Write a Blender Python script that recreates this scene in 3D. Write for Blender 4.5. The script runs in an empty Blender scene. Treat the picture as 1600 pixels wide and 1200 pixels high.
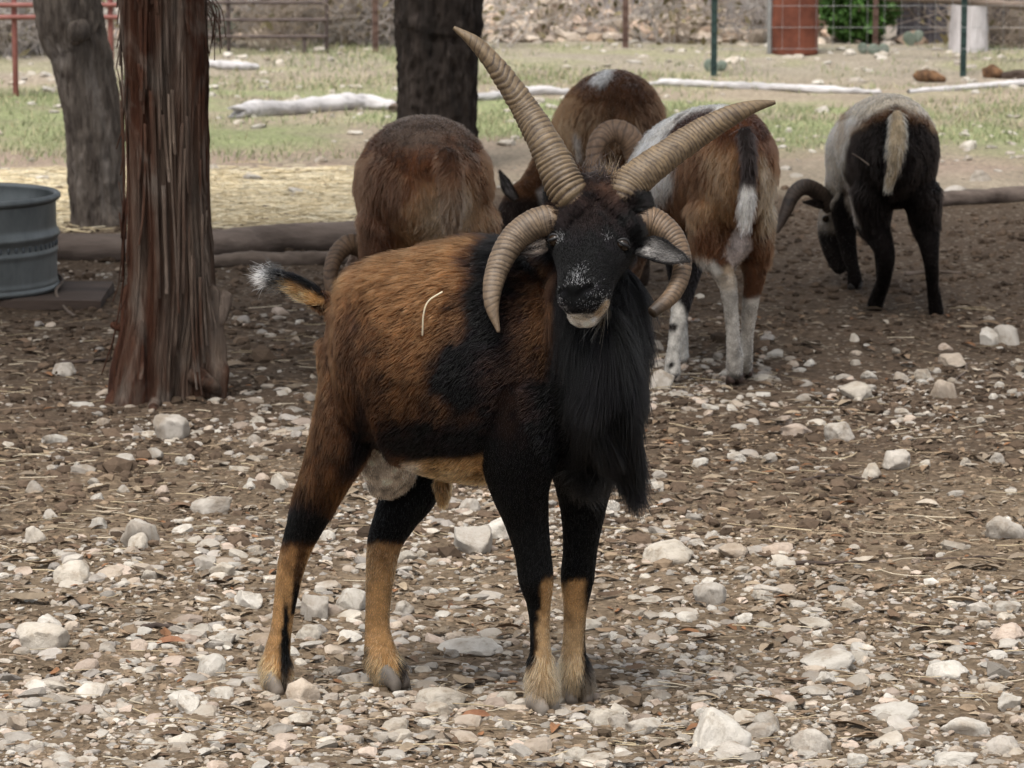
import bpy, bmesh, math, random
import numpy as np
from mathutils import Vector, Matrix
random.seed(7)
RNG = np.random.default_rng(7)
S = bpy.context.scene
COL = S.collection

# ------------------------------------------------------------------ camera, sky, sun, exposure
FPX = 6000.0
CAMH = 1.65
TH = math.atan(1020.0 / FPX)
cam_d = bpy.data.cameras.new('camera')
cam = bpy.data.objects.new('camera', cam_d); COL.objects.link(cam)
cam.location = (0, 0, CAMH)
cam.rotation_euler = (math.pi / 2 - TH, 0, 0)
cam_d.sensor_width = 36.0
cam_d.lens = FPX / 1600 * 36.0
cam_d.clip_start = 0.1; cam_d.clip_end = 2000
cam_d.dof.use_dof = True
cam_d.dof.focus_distance = 6.55
cam_d.dof.aperture_fstop = 16.0
S.camera = cam

SUN_EL, SUN_AZ = math.radians(66), math.radians(205)   # azimuth clockwise from +Y
W_ = bpy.data.worlds.new('World'); S.world = W_; W_.use_nodes = True
wn = W_.node_tree.nodes; wl = W_.node_tree.links
sky = wn.new('ShaderNodeTexSky'); sky.sky_type = 'NISHITA'; sky.sun_disc = False
sky.sun_elevation = SUN_EL; sky.sun_rotation = SUN_AZ
sky.dust_density = 4.0; sky.air_density = 1.0; sky.ozone_density = 1.0
hs = wn.new('ShaderNodeHueSaturation'); hs.inputs['Saturation'].default_value = 0.28   # thin grey overcast
bg = wn['Background']; bg.inputs['Strength'].default_value = 0.15
wl.new(sky.outputs['Color'], hs.inputs['Color']); wl.new(hs.outputs['Color'], bg.inputs['Color'])
sd = bpy.data.lights.new('sun', 'SUN'); sd.energy = 1.8; sd.angle = math.radians(22); sd.color = (1.0, 0.95, 0.87)
sun = bpy.data.objects.new('sun', sd); COL.objects.link(sun)
_sdir = Vector((math.sin(SUN_AZ) * math.cos(SUN_EL), math.cos(SUN_AZ) * math.cos(SUN_EL), math.sin(SUN_EL)))
sun.rotation_euler = _sdir.to_track_quat('Z', 'Y').to_euler()
sun.location = _sdir * 50
S.view_settings.view_transform = 'Standard'; S.view_settings.look = 'None'
S.view_settings.gamma = 1.0; S.view_settings.exposure = 0.72
S.view_settings.use_curve_mapping = False
S.render.engine = 'CYCLES'
S.cycles.use_denoising = True
S.cycles.denoising_input_passes = 'RGB_ALBEDO_NORMAL'
S.cycles.max_bounces = 6; S.cycles.diffuse_bounces = 3; S.cycles.glossy_bounces = 2
S.cycles.transmission_bounces = 4; S.cycles.transparent_max_bounces = 4
try: S.cycles_curves.shape = 'RIBBONS'
except Exception: pass

# ------------------------------------------------------------------ pixel <-> place helpers (photo is 1600 x 1200)
cT, sT = math.cos(TH), math.sin(TH)
def ray(px, py):
    x = (px - 800) / FPX; y = (600 - py) / FPX
    return np.array([x, cT + y * sT, -sT + y * cT])
def W(px, py, Y):
    d = ray(px, py); return np.array([0, 0, CAMH]) + d * (Y / d[1])
def G(px, py, z=0.0):
    d = ray(px, py); return np.array([0, 0, CAMH]) + d * ((z - CAMH) / d[2])
def proj(P):
    P = np.asarray(P); q = P - np.array([0, 0, CAMH])
    zc = q[..., 1] * cT - q[..., 2] * sT
    yc = q[..., 1] * sT + q[..., 2] * cT
    return 800 + FPX * q[..., 0] / zc, 600 - FPX * yc / zc
def mpp(Y): return (Y * cT + CAMH * sT * 0.9) / FPX      # metres per photo pixel near depth Y

# ------------------------------------------------------------------ numpy noise
def _h(ix, iy, iz, seed):
    n = (ix * 374761393 + iy * 668265263 + iz * 2147483647 + seed * 1274126177) & 0xFFFFFFFF
    n = ((n ^ (n >> 13)) * 1274126177) & 0xFFFFFFFF
    n = ((n ^ (n >> 16)) * np.int64(1540483477)) & 0xFFFFFFFF
    return ((n ^ (n >> 15)) & 0xFFFFFF) / float(0xFFFFFF)
def vn(P, f=1.0, seed=0):
    P = np.asarray(P, dtype=np.float64) * f + 1000.0
    i = np.floor(P).astype(np.int64); t = P - i; t = t * t * (3 - 2 * t)
    x, y, z = i[..., 0], i[..., 1], i[..., 2]; a, b, c = t[..., 0], t[..., 1], t[..., 2]
    def L(u, v, w): return u + (v - u) * w
    return L(L(L(_h(x, y, z, seed), _h(x + 1, y, z, seed), a), L(_h(x, y + 1, z, seed), _h(x + 1, y + 1, z, seed), a), b),
             L(L(_h(x, y, z + 1, seed), _h(x + 1, y, z + 1, seed), a), L(_h(x, y + 1, z + 1, seed), _h(x + 1, y + 1, z + 1, seed), a), b), c) * 2 - 1
def fbm(P, f=1.0, o=3, seed=0):
    r = 0; a = 1; s = 0
    for k in range(o):
        r = r + a * vn(P, f * 2 ** k, seed + k * 17); s += a; a *= 0.5
    return r / s
def vec_noise(P, f, seed): return np.stack([vn(P, f, seed), vn(P, f, seed + 101), vn(P, f, seed + 202)], -1)
def sstep(a, b, x):
    t = np.clip((x - a) / (b - a), 0, 1); return t * t * (3 - 2 * t)
def nrm(v): return v / np.maximum(np.linalg.norm(v, axis=-1, keepdims=True), 1e-9)
def poly_sd(u, v, poly):
    """signed distance to polygon, negative inside"""
    p = np.array(poly, float); d = np.full(u.shape, 1e18); ins = np.zeros(u.shape, bool)
    for i in range(len(p)):
        a = p[i]; b = p[(i + 1) % len(p)]; e = b - a
        wx, wy = u - a[0], v - a[1]
        t = np.clip((wx * e[0] + wy * e[1]) / (e @ e), 0, 1)
        d = np.minimum(d, (wx - t * e[0]) ** 2 + (wy - t * e[1]) ** 2)
        c = ((a[1] > v) != (b[1] > v)) & (u < (b[0] - a[0]) * (v - a[1]) / ((b[1] - a[1]) or 1e-9) + a[0])
        ins ^= c
    d = np.sqrt(d); return np.where(ins, -d, d)
def lin(r, g, b):
    f = lambda c: ((c / 255) / 12.92 if c <= 10 else ((c / 255 + 0.055) / 1.055) ** 2.4)
    return np.array([f(r), f(g), f(b)])

# ------------------------------------------------------------------ mesh helpers
def mesh_np(name, V, F, smooth=True):
    V = np.asarray(V, np.float32); F = np.asarray(F, np.int32)
    me = bpy.data.meshes.new(name); k = F.shape[1]
    me.vertices.add(len(V)); me.vertices.foreach_set('co', V.ravel())
    me.loops.add(F.size); me.loops.foreach_set('vertex_index', F.ravel())
    me.polygons.add(len(F)); me.polygons.foreach_set('loop_start', np.arange(len(F), dtype=np.int32) * k)
    me.polygons.foreach_set('use_smooth', np.full(len(F), smooth))
    me.update(calc_edges=True); return me
def set_col(me, C, name='coat'):
    a = me.attributes.new(name, 'FLOAT_COLOR', 'POINT')
    c = np.ones((len(C), 4), np.float32); c[:, :3] = C; a.data.foreach_set('color', c.ravel())
def obj(name, me, mat=None, parent=None, loc=None):
    o = bpy.data.objects.new(name, me); COL.objects.link(o)
    if mat is not None and me is not None and not me.materials: me.materials.append(mat)
    if parent is not None: o.parent = parent
    if loc is not None: o.location = loc
    return o
def tag(o, label=None, cat=None, group=None, kind=None):
    if label: o['label'] = label
    if cat: o['category'] = cat
    if group: o['group'] = group
    if kind: o['kind'] = kind
    return o
def thing(name, label, cat, loc=(0, 0, 0), group=None):
    o = bpy.data.objects.new(name, None); COL.objects.link(o); o.location = Vector(loc); o.empty_display_size = 0.1
    return tag(o, label, cat, group)

def catmull(P, m):
    P = np.asarray(P, float); n = len(P); out = []
    Q = np.vstack([2 * P[0] - P[1], P, 2 * P[-1] - P[-2]])
    for i in range(n - 1):
        a, b, c, d = Q[i], Q[i + 1], Q[i + 2], Q[i + 3]
        for k in range(m):
            t = k / m
            out.append(0.5 * (2 * b + (c - a) * t + (2 * a - 5 * b + 4 * c - d) * t * t + (3 * b - a - 3 * c + d) * t ** 3))
    out.append(P[-1]); return np.array(out)
def frames(path, side):
    t = np.gradient(path, axis=0); t = nrm(t)
    s = np.asarray(side, float); s = np.broadcast_to(s, path.shape)
    s = nrm(s - t * (s * t).sum(-1, keepdims=True)); n = np.cross(t, s)
    return t, s, n
def tube(path, rs, rn, side, seg=16, cap=True):
    """closed lofted tube -> V, F(quads; caps as fans of degenerate quads avoided using centre rings)"""
    path = np.asarray(path, float); rs = np.broadcast_to(np.asarray(rs, float), (len(path),)); rn = np.broadcast_to(np.asarray(rn, float), (len(path),))
    t, s, n = frames(path, side)
    a = np.linspace(0, 2 * np.pi, seg, endpoint=False)
    V = path[:, None] + s[:, None] * (np.cos(a)[None, :, None] * rs[:, None, None]) + n[:, None] * (np.sin(a)[None, :, None] * rn[:, None, None])
    R = len(path); V = V.reshape(-1, 3)
    i = np.arange(R - 1)[:, None] * seg; j = np.arange(seg)[None]; k = (j + 1) % seg
    F = np.stack([i + j, i + k, i + seg + k, i + seg + j], -1).reshape(-1, 4)
    if cap:
        # rounded ends: one shrunken ring and a tiny ring
        c0 = len(V)
        add = []; fs = []
        for end, base, sg in ((0, 0, -1), (R - 1, (R - 1) * seg, 1)):
            r = min(rs[end], rn[end])
            prev = base
            for q, off in ((0.7, 0.55), (0.02, 0.8)):
                ring = path[end] + sg * t[end] * r * off + s[end] * (np.cos(a)[:, None] * rs[end] * q) + n[end] * (np.sin(a)[:, None] * rn[end] * q)
                b = c0 + len(add) * seg; add.append(ring)
                jj = np.arange(seg); kk = (jj + 1) % seg
                f = np.stack([prev + jj, prev + kk, b + kk, b + jj], -1)
                fs.append(f if sg > 0 else f[:, ::-1]); prev = b
            # close
            jj = np.arange(1, seg - 2, 2)
            f = np.stack([prev + np.zeros_like(jj), prev + jj, prev + jj + 1, prev + (jj + 2) % seg], -1)
            fs.append(f if sg > 0 else f[:, ::-1])
        V = np.vstack([V] + add); F = np.vstack([F] + fs)
    return V, F
def join(parts):
    Vs, Fs, o = [], [], 0
    for V, F in parts: Vs.append(V); Fs.append(np.asarray(F) + o); o += len(V)
    return np.vstack(Vs), np.vstack(Fs)
def box_vf(c, s, rz=0, bev=0.0):
    x, y, z = np.array(s) / 2
    v = np.array([[-x, -y, -z], [x, -y, -z], [x, y, -z], [-x, y, -z], [-x, -y, z], [x, -y, z], [x, y, z], [-x, y, z]])
    R = np.array([[math.cos(rz), -math.sin(rz), 0], [math.sin(rz), math.cos(rz), 0], [0, 0, 1]])
    return v @ R.T + np.array(c), np.array([[0, 3, 2, 1], [4, 5, 6, 7], [0, 1, 5, 4], [1, 2, 6, 5], [2, 3, 7, 6], [3, 0, 4, 7]])

# ------------------------------------------------------------------ materials
def mat_new(name, rough=0.8, spec=0.3):
    m = bpy.data.materials.new(name); m.use_nodes = True
    b = m.node_tree.nodes['Principled BSDF']; b.inputs['Roughness'].default_value = rough
    b.inputs['Specular IOR Level'].default_value = spec
    return m, m.node_tree.nodes, m.node_tree.links, b
def noise(n, l, scale, detail=6, rough=0.6, vec=None, dist=0.0):
    t = n.new('ShaderNodeTexNoise'); t.inputs['Scale'].default_value = scale; t.inputs['Detail'].default_value = detail
    t.inputs['Roughness'].default_value = rough; t.inputs['Distortion'].default_value = dist
    if vec is not None: l.new(vec, t.inputs['Vector'])
    return t.outputs['Fac']
def ramp(n, l, fac, stops):
    r = n.new('ShaderNodeValToRGB'); e = r.color_ramp.elements
    while len(e) < len(stops): e.new(0.5)
    for x, (p, c) in zip(e, stops): x.position = p; x.color = (*c, 1)
    l.new(fac, r.inputs['Fac']); return r.outputs['Color']
def mix(n, l, fac, a, b, mode='MIX'):
    m = n.new('ShaderNodeMix'); m.data_type = 'RGBA'; m.blend_type = mode
    for sock, v in ((m.inputs['Factor'], fac), (m.inputs[6], a), (m.inputs[7], b)):
        if isinstance(v, (int, float)): sock.default_value = v
        elif isinstance(v, (tuple, list, np.ndarray)): sock.default_value = (*v[:3], 1)
        else: l.new(v, sock)
    return m.outputs[2]
def bump(n, l, b, h, strength=0.5, dist=0.01):
    k = n.new('ShaderNodeBump'); k.inputs['Strength'].default_value = strength; k.inputs['Distance'].default_value = dist
    l.new(h, k.inputs['Height']); l.new(k.outputs['Normal'], b.inputs['Normal'])
def objco(n, l, scale=(1, 1, 1)):
    t = n.new('ShaderNodeTexCoord'); m = n.new('ShaderNodeMapping'); m.inputs['Scale'].default_value = scale
    l.new(t.outputs['Object'], m.inputs['Vector']); return m.outputs['Vector']
def attr(n, name):
    a = n.new('ShaderNodeAttribute'); a.attribute_name = name; return a.outputs['Color']

def mat_simple(name, c0, c1, scale=8, rough=0.8, bs=0.4, bd=0.01, stretch=(1, 1, 1), metal=0.0, lo=0.35, hi=0.65):
    m, n, l, b = mat_new(name, rough)
    v = objco(n, l, stretch); f = noise(n, l, scale, 8, 0.65, v)
    l.new(ramp(n, l, f, [(lo, c0), (hi, c1)]), b.inputs['Base Color'])
    b.inputs['Metallic'].default_value = metal
    f2 = noise(n, l, scale * 3, 8, 0.7, v); bump(n, l, b, f2, bs, bd)
    return m
def mat_attr(name, rough=0.85, scale=60, amp=0.25, bs=0.3, bd=0.004, spec=0.25):
    m, n, l, b = mat_new(name, rough, spec)
    v = objco(n, l); f = noise(n, l, scale, 6, 0.65, v)
    g = ramp(n, l, f, [(0.3, (1 - amp,) * 3), (0.7, (1 + amp * 0.4,) * 3)])
    l.new(mix(n, l, 1.0, attr(n, 'coat'), g, 'MULTIPLY'), b.inputs['Base Color'])
    bump(n, l, b, f, bs, bd); return m
def mat_hair(name, rough=0.5, spec=0.3):
    m = bpy.data.materials.new(name); m.use_nodes = True; n, l = m.node_tree.nodes, m.node_tree.links
    n.remove(n['Principled BSDF'])
    h = n.new('ShaderNodeBsdfHairPrincipled'); h.model = 'CHIANG'; h.parametrization = 'COLOR'
    h.inputs['Roughness'].default_value = rough; h.inputs['Radial Roughness'].default_value = 0.75
    h.inputs['Coat'].default_value = 0.0; h.inputs['IOR'].default_value = 1.18
    l.new(attr(n, 'coat'), h.inputs['Color']); l.new(h.outputs['BSDF'], n['Material Output'].inputs['Surface'])
    return m
M_SKIN = mat_attr('hide', 0.85, 120, 0.3, 0.3, 0.003, 0.06)
M_HAIR = mat_hair('fur_strands')
M_NOSE = mat_attr('bare_skin', 0.62, 200, 0.2, 0.3, 0.002, 0.5)

def mat_stone(name, use_attr):
    m, n, l, b = mat_new(name, 0.9, 0.2)
    v = objco(n, l)
    oi = n.new('ShaderNodeObjectInfo')
    if use_attr: base = attr(n, 'coat'); sc = 1.0
    else: base = oi.outputs['Color']
    tcn = n.new('ShaderNodeTexCoord'); 
    add = n.new('ShaderNodeVectorMath'); add.operation = 'MULTIPLY_ADD'
    l.new(oi.outputs['Random'], add.inputs[0]); add.inputs[1].default_value = (37, 11, 23); l.new(tcn.outputs['Object'], add.inputs[2])
    vv = add.outputs[0]
    k = 1.0 if use_attr else 0.055
    f1 = noise(n, l, 26 * k if not use_attr else 26, 8, 0.68, vv)
    g = ramp(n, l, f1, [(0.3, (0.55, 0.49, 0.42)), (0.45, (0.95, 0.93, 0.9)), (0.7, (1.12, 1.12, 1.12))])
    c = mix(n, l, 1.0, base, g, 'MULTIPLY')
    f2 = noise(n, l, 9 * k if not use_attr else 9, 5, 0.6, vv)
    st = ramp(n, l, f2, [(0.50, (0, 0, 0)), (0.70, (0.7, 0.7, 0.7))])
    c = mix(n, l, st, c, (0.23, 0.175, 0.12))       # soil staining
    l.new(c, b.inputs['Base Color'])
    f3 = noise(n, l, 60 * k if not use_attr else 60, 8, 0.75, vv)
    bump(n, l, b, f3, 0.7, 0.008 if use_attr else 0.012)
    return m
M_STONE = mat_stone('limestone', False)
M_STONE_A = mat_stone('limestone_chips', True)

# ------------------------------------------------------------------ ground
def gz(P):
    """height of the yard surface"""
    P = np.asarray(P, float); x, y = P[..., 0], P[..., 1]
    q = np.stack([x, y, np.zeros_like(x)], -1)
    h = 0.012 * vn(q, 1.1, 5) + 0.008 * fbm(q, 6, 3, 9)
    h = h + 0.035 * vn(q, 0.6, 31) * sstep(14, 17, y)
    bank = np.clip(y - 21, 0, None)
    h = h + np.minimum(bank * 0.055, .2) + np.clip(y - 24.5, 0, 14) * .2 + 0.05 * fbm(q, 0.8, 3, 21) * sstep(20, 22, y)
    return h
def build_ground():
    ys = [2.0]
    while ys[-1] < 420:
        y = ys[-1]
        st = 0.10 if y < 5.3 else (0.0165 if y < 8.5 else (0.028 if y < 12 else (0.055 if y < 24 else (y - 23) * 0.25 + 0.3)))
        ys.append(y + st)
    ys = np.array(ys)
    c = np.linspace(-1, 1, 231)
    xs = np.sign(c) * (np.abs(c) * 2.4 + np.where(np.abs(c) > 0.8, ((np.abs(c) - 0.8) / 0.2) ** 4 * 400, 0))
    X, Y = np.meshgrid(xs, ys)
    X = X * np.where(np.abs(X) < 4, np.clip(Y / 9, 0.75, 2.2), 1)
    P = np.stack([X, Y, np.zeros_like(X)], -1)
    P[..., 2] = gz(P)
    # fine crumbs
    P[..., 2] += 0.006 * fbm(P, 26, 2, 77) * (Y < 13)
    R, Cn = X.shape; i = np.arange(R - 1)[:, None] * Cn + np.arange(Cn - 1)[None]
    F = np.stack([i, i + 1, i + Cn + 1, i + Cn], -1).reshape(-1, 4)
    V = P.reshape(-1, 3)
    me = mesh_np('ground', V, F)
    # soil colour, by place
    x, y = V[:, 0], V[:, 1]; q = np.stack([x, y, 0 * x], -1)
    n1 = fbm(q, 0.9, 4, 3); n2 = fbm(q, 3.5, 3, 14)
    near = np.array([0.195, 0.145, 0.098]); dung_shade = np.array([0.105, 0.074, 0.051]); dry = np.array([0.36, 0.3, 0.225])
    straw = np.array([0.56, 0.47, 0.31]); green = np.array([0.24, 0.28, 0.13]); pale = np.array([0.38, 0.34, 0.27])
    c = np.empty((len(V), 3)); c[:] = near
    def lay(col, m): c[:] = c + (col - c) * np.clip(m, 0, 1)[:, None]
    lay(dung_shade, sstep(7.6, 9.2, y + 0.7 * n1) * (0.92 + 0.2 * n2))  # dung-dark soil, with the tree shade over this band painted in too
    lay(dry, sstep(13.6, 14.3, y + 0.35 * n1 + 0.2 * n2)); lay(np.array([.30, .225, .18]), sstep(14.2, 14.8, y) * sstep(16.4, 15.4, y + .5 * n1) * sstep(-.5, .3, n2) * .8); lay(np.array([.36, .27, .225]), sstep(17.8, 18.4, y) * sstep(20, 19.4, y) * sstep(-.3, .3, n1) * .7)
    u, v = proj(V)
    sm = sstep(20, -20, poly_sd(u, v, [(-300, 262), (250, 268), (420, 285), (560, 300), (570, 352), (300, 350), (-300, 352)]) + 22 * n2)
    lay(straw, sm * 0.95)
    yy = y + .8 * n1 + .3 * n2; gm = sstep(15.1, 16.0, yy) * sstep(18.6, 17.6, yy) * sstep(-0.35, 0.35, n1 + 0.7 * n2 + 0.1)
    lay(green, gm * 0.85)
    lay(pale, sstep(17.8, 19.3, y + 0.5 * n1) * 0.8)
    lay(np.array([0.27, 0.27, 0.15]), sstep(18.6, 19, y) * sstep(20.5, 20.0, y) * sstep(-0.2, 0.4, n2) * 0.7)
    lay(np.array([0.40, 0.35, 0.31]), sstep(20.3, 21.5, y) * 0.8)
    c *= (1 + 0.22 * n2 + 0.12 * fbm(q, 14, 2, 40))[:, None]
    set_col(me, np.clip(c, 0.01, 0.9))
    m, n, l, b = mat_new('yard_soil', 0.95, 0.12)
    vv = objco(n, l)
    f = noise(n, l, 55, 9, 0.72, vv); g = ramp(n, l, f, [(0.3, (0.3, 0.28, 0.26)), (0.52, (0.95, 0.95, 0.95)), (0.72, (1.6, 1.6, 1.55))])
    base = mix(n, l, 1.0, attr(n, 'coat'), g, 'MULTIPLY')
    vor = n.new('ShaderNodeTexVoronoi'); vor.inputs['Scale'].default_value = 95; l.new(vv, vor.inputs['Vector'])
    chip = ramp(n, l, vor.outputs['Color'], [(0.80, (0, 0, 0)), (0.84, (0.6, 0.6, 0.6))])
    base = mix(n, l, chip, base, (0.33, 0.28, 0.22))
    l.new(base, b.inputs['Base Color'])
    f2 = noise(n, l, 90, 9, 0.75, vv); bump(n, l, b, f2, 0.9, 0.012)
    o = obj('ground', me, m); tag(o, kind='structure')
build_ground()
# ------------------------------------------------------------------ trees
def trunk_mesh(path, rad, seg, rows, disp, side=(1, 0, 0)):
    """path: control points; rad: control radii; disp(theta, s, P) -> radius multiplier"""
    m = max(2, rows // (len(path) - 1))
    p = catmull(path, m); r = catmull(np.array(rad)[:, None], m)[:, 0]
    t, s, n = frames(p, side); a = np.linspace(0, 2 * np.pi, seg, endpoint=False)
    L = np.concatenate([[0], np.cumsum(np.linalg.norm(np.diff(p, axis=0), axis=1))])
    A, Ls = np.meshgrid(a, L); Pn = np.stack([np.cos(A), np.sin(A), Ls], -1)
    k = disp(A, Ls, Pn) * r[:, None]
    V = p[:, None] + (s[:, None] * np.cos(A)[..., None] + n[:, None] * np.sin(A)[..., None]) * k[..., None]
    R = len(p); i = np.arange(R - 1)[:, None] * seg; j = np.arange(seg)[None]; kk = (j + 1) % seg
    F = np.stack([i + j, i + kk, i + seg + kk, i + seg + j], -1).reshape(-1, 4)
    return V.reshape(-1, 3), F, (A, Ls, Pn)
def bark_disp(fz, ft, amp, seed, flute=0.0, nfl=5):
    def f(A, L, P):
        q = np.stack([P[..., 0] * ft, P[..., 1] * ft, L * fz], -1)
        rid = 1 - np.abs(fbm(q, 1.0, 4, seed)) * 2
        k = 1 + amp * (rid - 0.5) + amp * 0.5 * vn(q, 4.0, seed + 5)
        if flute:
            low = np.stack([P[..., 0], P[..., 1], L * 0.25], -1)
            k = k + flute * fbm(low, 1.3, 2, seed + 9) * 2
        return k
    return f
def crown_mesh(blobs, n, size, seed, spread=0.5):
    r = np.random.default_rng(seed); P = []
    for (c, rad, w) in blobs:
        k = int(n * w); d = nrm(r.normal(size=(k, 3))); q = r.random(k) ** 0.45
        pts = np.array(c) + d * np.array(rad) * q[:, None]
        P.append(pts)
    P = np.vstack(P); keep = fbm(P, 1.1, 2, seed) + r.normal(size=len(P)) * 0.12 > -0.12
    P = P[keep]; N = len(P)
    ax = nrm(r.normal(size=(N, 3))); b = nrm(np.cross(ax, r.normal(size=(N, 3)))); s = size * r.uniform(0.5, 1.3, N)[:, None]
    V = np.stack([P - ax * s, P + b * s * spread, P + ax * s, P - b * s * spread], 1).reshape(-1, 3)
    F = np.arange(4 * N).reshape(-1, 4)
    c = np.array([0.055, 0.075, 0.03]) * r.uniform(0.6, 1.5, N)[:, None] * (1 + 0.4 * vn(P, 0.9, seed + 1))[:, None]
    return V, F, np.repeat(np.clip(c, 0.01, 1), 4, 0)
M_LEAF = mat_attr('foliage', 0.6, 20, 0.2, 0.0, 0.001)
def limb_set(root, start, dirs, mat, seed):
    r = random.Random(seed)
    for d in dirs:
        d = Vector(d); s = Vector(start); pts = [s]
        for k in range(1, 6):
            pts.append(s + d * (k / 5) + Vector((r.uniform(-.1, .1), r.uniform(-.1, .1), r.uniform(-.05, .15))))
        p = catmull(pts, 4); rr = np.linspace(0.075, 0.012, len(p))
        V, F = tube(p, rr, rr, (0.3, 0.9, 0.2), 8)
        obj('limb', mesh_np('limb', V, F), mat, root)

def mat_bark(name, stops, fsc, zs, bstr, bd, grey=None):
    m, n, l, b = mat_new(name, 0.92, 0.15)
    v = objco(n, l, (1, 1, zs)); f = noise(n, l, fsc, 8, 0.65, v, 0.4)
    c = ramp(n, l, f, stops)
    v2 = objco(n, l, (1, 1, zs * 0.6)); f2 = noise(n, l, fsc * 4, 8, 0.7, v2)
    c = mix(n, l, 1.0, c, ramp(n, l, f2, [(0.3, (0.35, 0.31, 0.3)), (0.5, (.95, .95, .95)), (0.68, (1.4, 1.4, 1.4))]), 'MULTIPLY')
    if grey is not None:
        v3 = objco(n, l, (1, 1, .35)); f3 = noise(n, l, 7, 4, 0.6, v3, 1.0)
        g2 = ramp(n, l, f2, [(0.3, tuple(np.array(grey) * .25)), (0.52, tuple(np.array(grey) * .8)), (0.7, tuple(np.array(grey) * 1.5))])
        c = mix(n, l, ramp(n, l, f3, [(0.50, (0, 0, 0)), (0.62, (1, 1, 1))]), c, g2)
    l.new(c, b.inputs['Base Color']); bump(n, l, b, f2, bstr, bd); return m

# juniper in the yard
JB = G(258, 618); JY = JB[1]
M_JUN = mat_bark('juniper_bark', [(0.30, (0.020, 0.010, 0.008)), (0.41, (0.075, 0.030, 0.017)), (0.50, (0.095, 0.052, 0.035)), (0.58, (0.13, 0.09, 0.068)), (0.70, (0.27, 0.205, 0.155))], 11, 0.12, 1.0, 0.03, (.20, .155, .125))
jun = thing('juniper_tree', 'thick reddish juniper trunk with shredding vertical bark beside the metal tank', 'tree', JB)
jp = [W(258, 640, JY) - JB, W(259, 560, JY) - JB, W(264, 440, JY) - JB, W(260, 280, JY) - JB, W(258, 140, JY) - JB, W(255, 0, JY) - JB, np.array([0.0, 0.05, 1.6]), np.array([0.1, 0.1, 2.6])]
k = mpp(JY)
jr = [98 * k, 84 * k, 70 * k, 65 * k, 65 * k, 66 * k, 0.10, 0.07]
def jdisp(A, L, P):
    q = np.stack([P[..., 0] * 1.0, P[..., 1] * 1.0, L * 0.55], -1)
    flute = fbm(q, 1.25, 2, 3)
    rid = np.abs(fbm(np.stack([P[..., 0] * 5, P[..., 1] * 5, L * 1.6], -1), 1, 4, 8))
    fine = np.abs(fbm(np.stack([P[..., 0] * 13, P[..., 1] * 13, L * 4.0], -1), 1, 3, 18))
    base = sstep(0.42, 0.0, L)
    return 1 + (0.13 + 0.42 * base) * flute * 1.6 - 0.05 + 0.27 * (0.35 - rid) * 0.9 - 0.16 * fine - 0.08 * np.exp(-(np.cos(A - 4.6) - 1) ** 2 * 60) 
V, F, _ = trunk_mesh(jp, jr, 300, 420, jdisp)
obj('trunk', mesh_np('trunk', V, F), M_JUN, jun)
# shredded strips of bark standing off the trunk
rb = np.random.default_rng(5); bs = []
for i in range(90):
    a = rb.uniform(math.pi * 0.95, math.pi * 2.05); z0 = rb.uniform(0.02, 1.05); Ls = rb.uniform(0.12, 0.55); w = rb.uniform(0.0015, 0.006)
    zz = np.linspace(z0, z0 + Ls, 6); px_ = np.interp(zz, [p[2] for p in jp], [p[0] for p in jp]); rr = np.interp(zz, [p[2] for p in jp], jr)
    lift = np.array([1.5, .3, 0, 0, .2, 1.0]) * rb.uniform(0.0, 0.012); aa = a + np.linspace(0, rb.normal() * 0.1, 6)
    pts = np.stack([px_ + np.cos(aa) * (rr * 1.02 + lift), np.sin(aa) * (rr * 1.02 + lift), zz], -1)
    bs.append(tube(pts, w, 0.0018, (-math.sin(a), math.cos(a), 0), 6))
V, F = join(bs); o = obj('bark_strip', mesh_np('bark_strip', V, F), M_JUN, jun); o['kind'] = 'stuff'
# root buttress stub on the right, snapped branch on the left
for pts, r0, r1 in (([(338, 620), (338, 560), (334, 500), (330, 455)], 20, 13), ([(335, 520), (348, 486), (352, 462)], 12, 9), ([(188, 640), (192, 580), (196, 520), (200, 450)], 22, 8), ([(205, 512), (178, 508)], 8, 7)):
    P_ = catmull([W(a, b, JY - 0.02) - JB for a, b in pts], 8); r_ = np.linspace(r0, r1, len(P_)) * k
    r_ = r_ * (1 + 0.18 * vn(P_, 30, 3))
    V, F = tube(P_, r_, r_, (0, 1, 0.1), 18); V = V + 0.006 * vec_noise(V * np.array([1, 1, .3]), 60, 2)
    obj('branch_stub', mesh_np('branch_stub', V, F), M_JUN, jun)
for px0, py0, px1, py1, r0, r1 in ((205, 585, 165, 630, 20, 6), (300, 585, 356, 616, 18, 6), (250, 595, 238, 640, 20, 6)):
    P_ = catmull([W(px0, py0, JY - .03) - JB, W((px0 + px1) / 2, (py0 + py1) / 2, JY - .06) - JB, np.append((G(px1, py1) - JB)[:2], -.012)], 8); r_ = np.linspace(r0, r1, len(P_)) * k
    V, F = tube(P_, r_, r_, (0, 1, 0.1), 18); V = V + 0.004 * vec_noise(V * np.array([1, 1, .5]), 60, 4); obj('root', mesh_np('root', V, F), M_JUN, jun)
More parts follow.
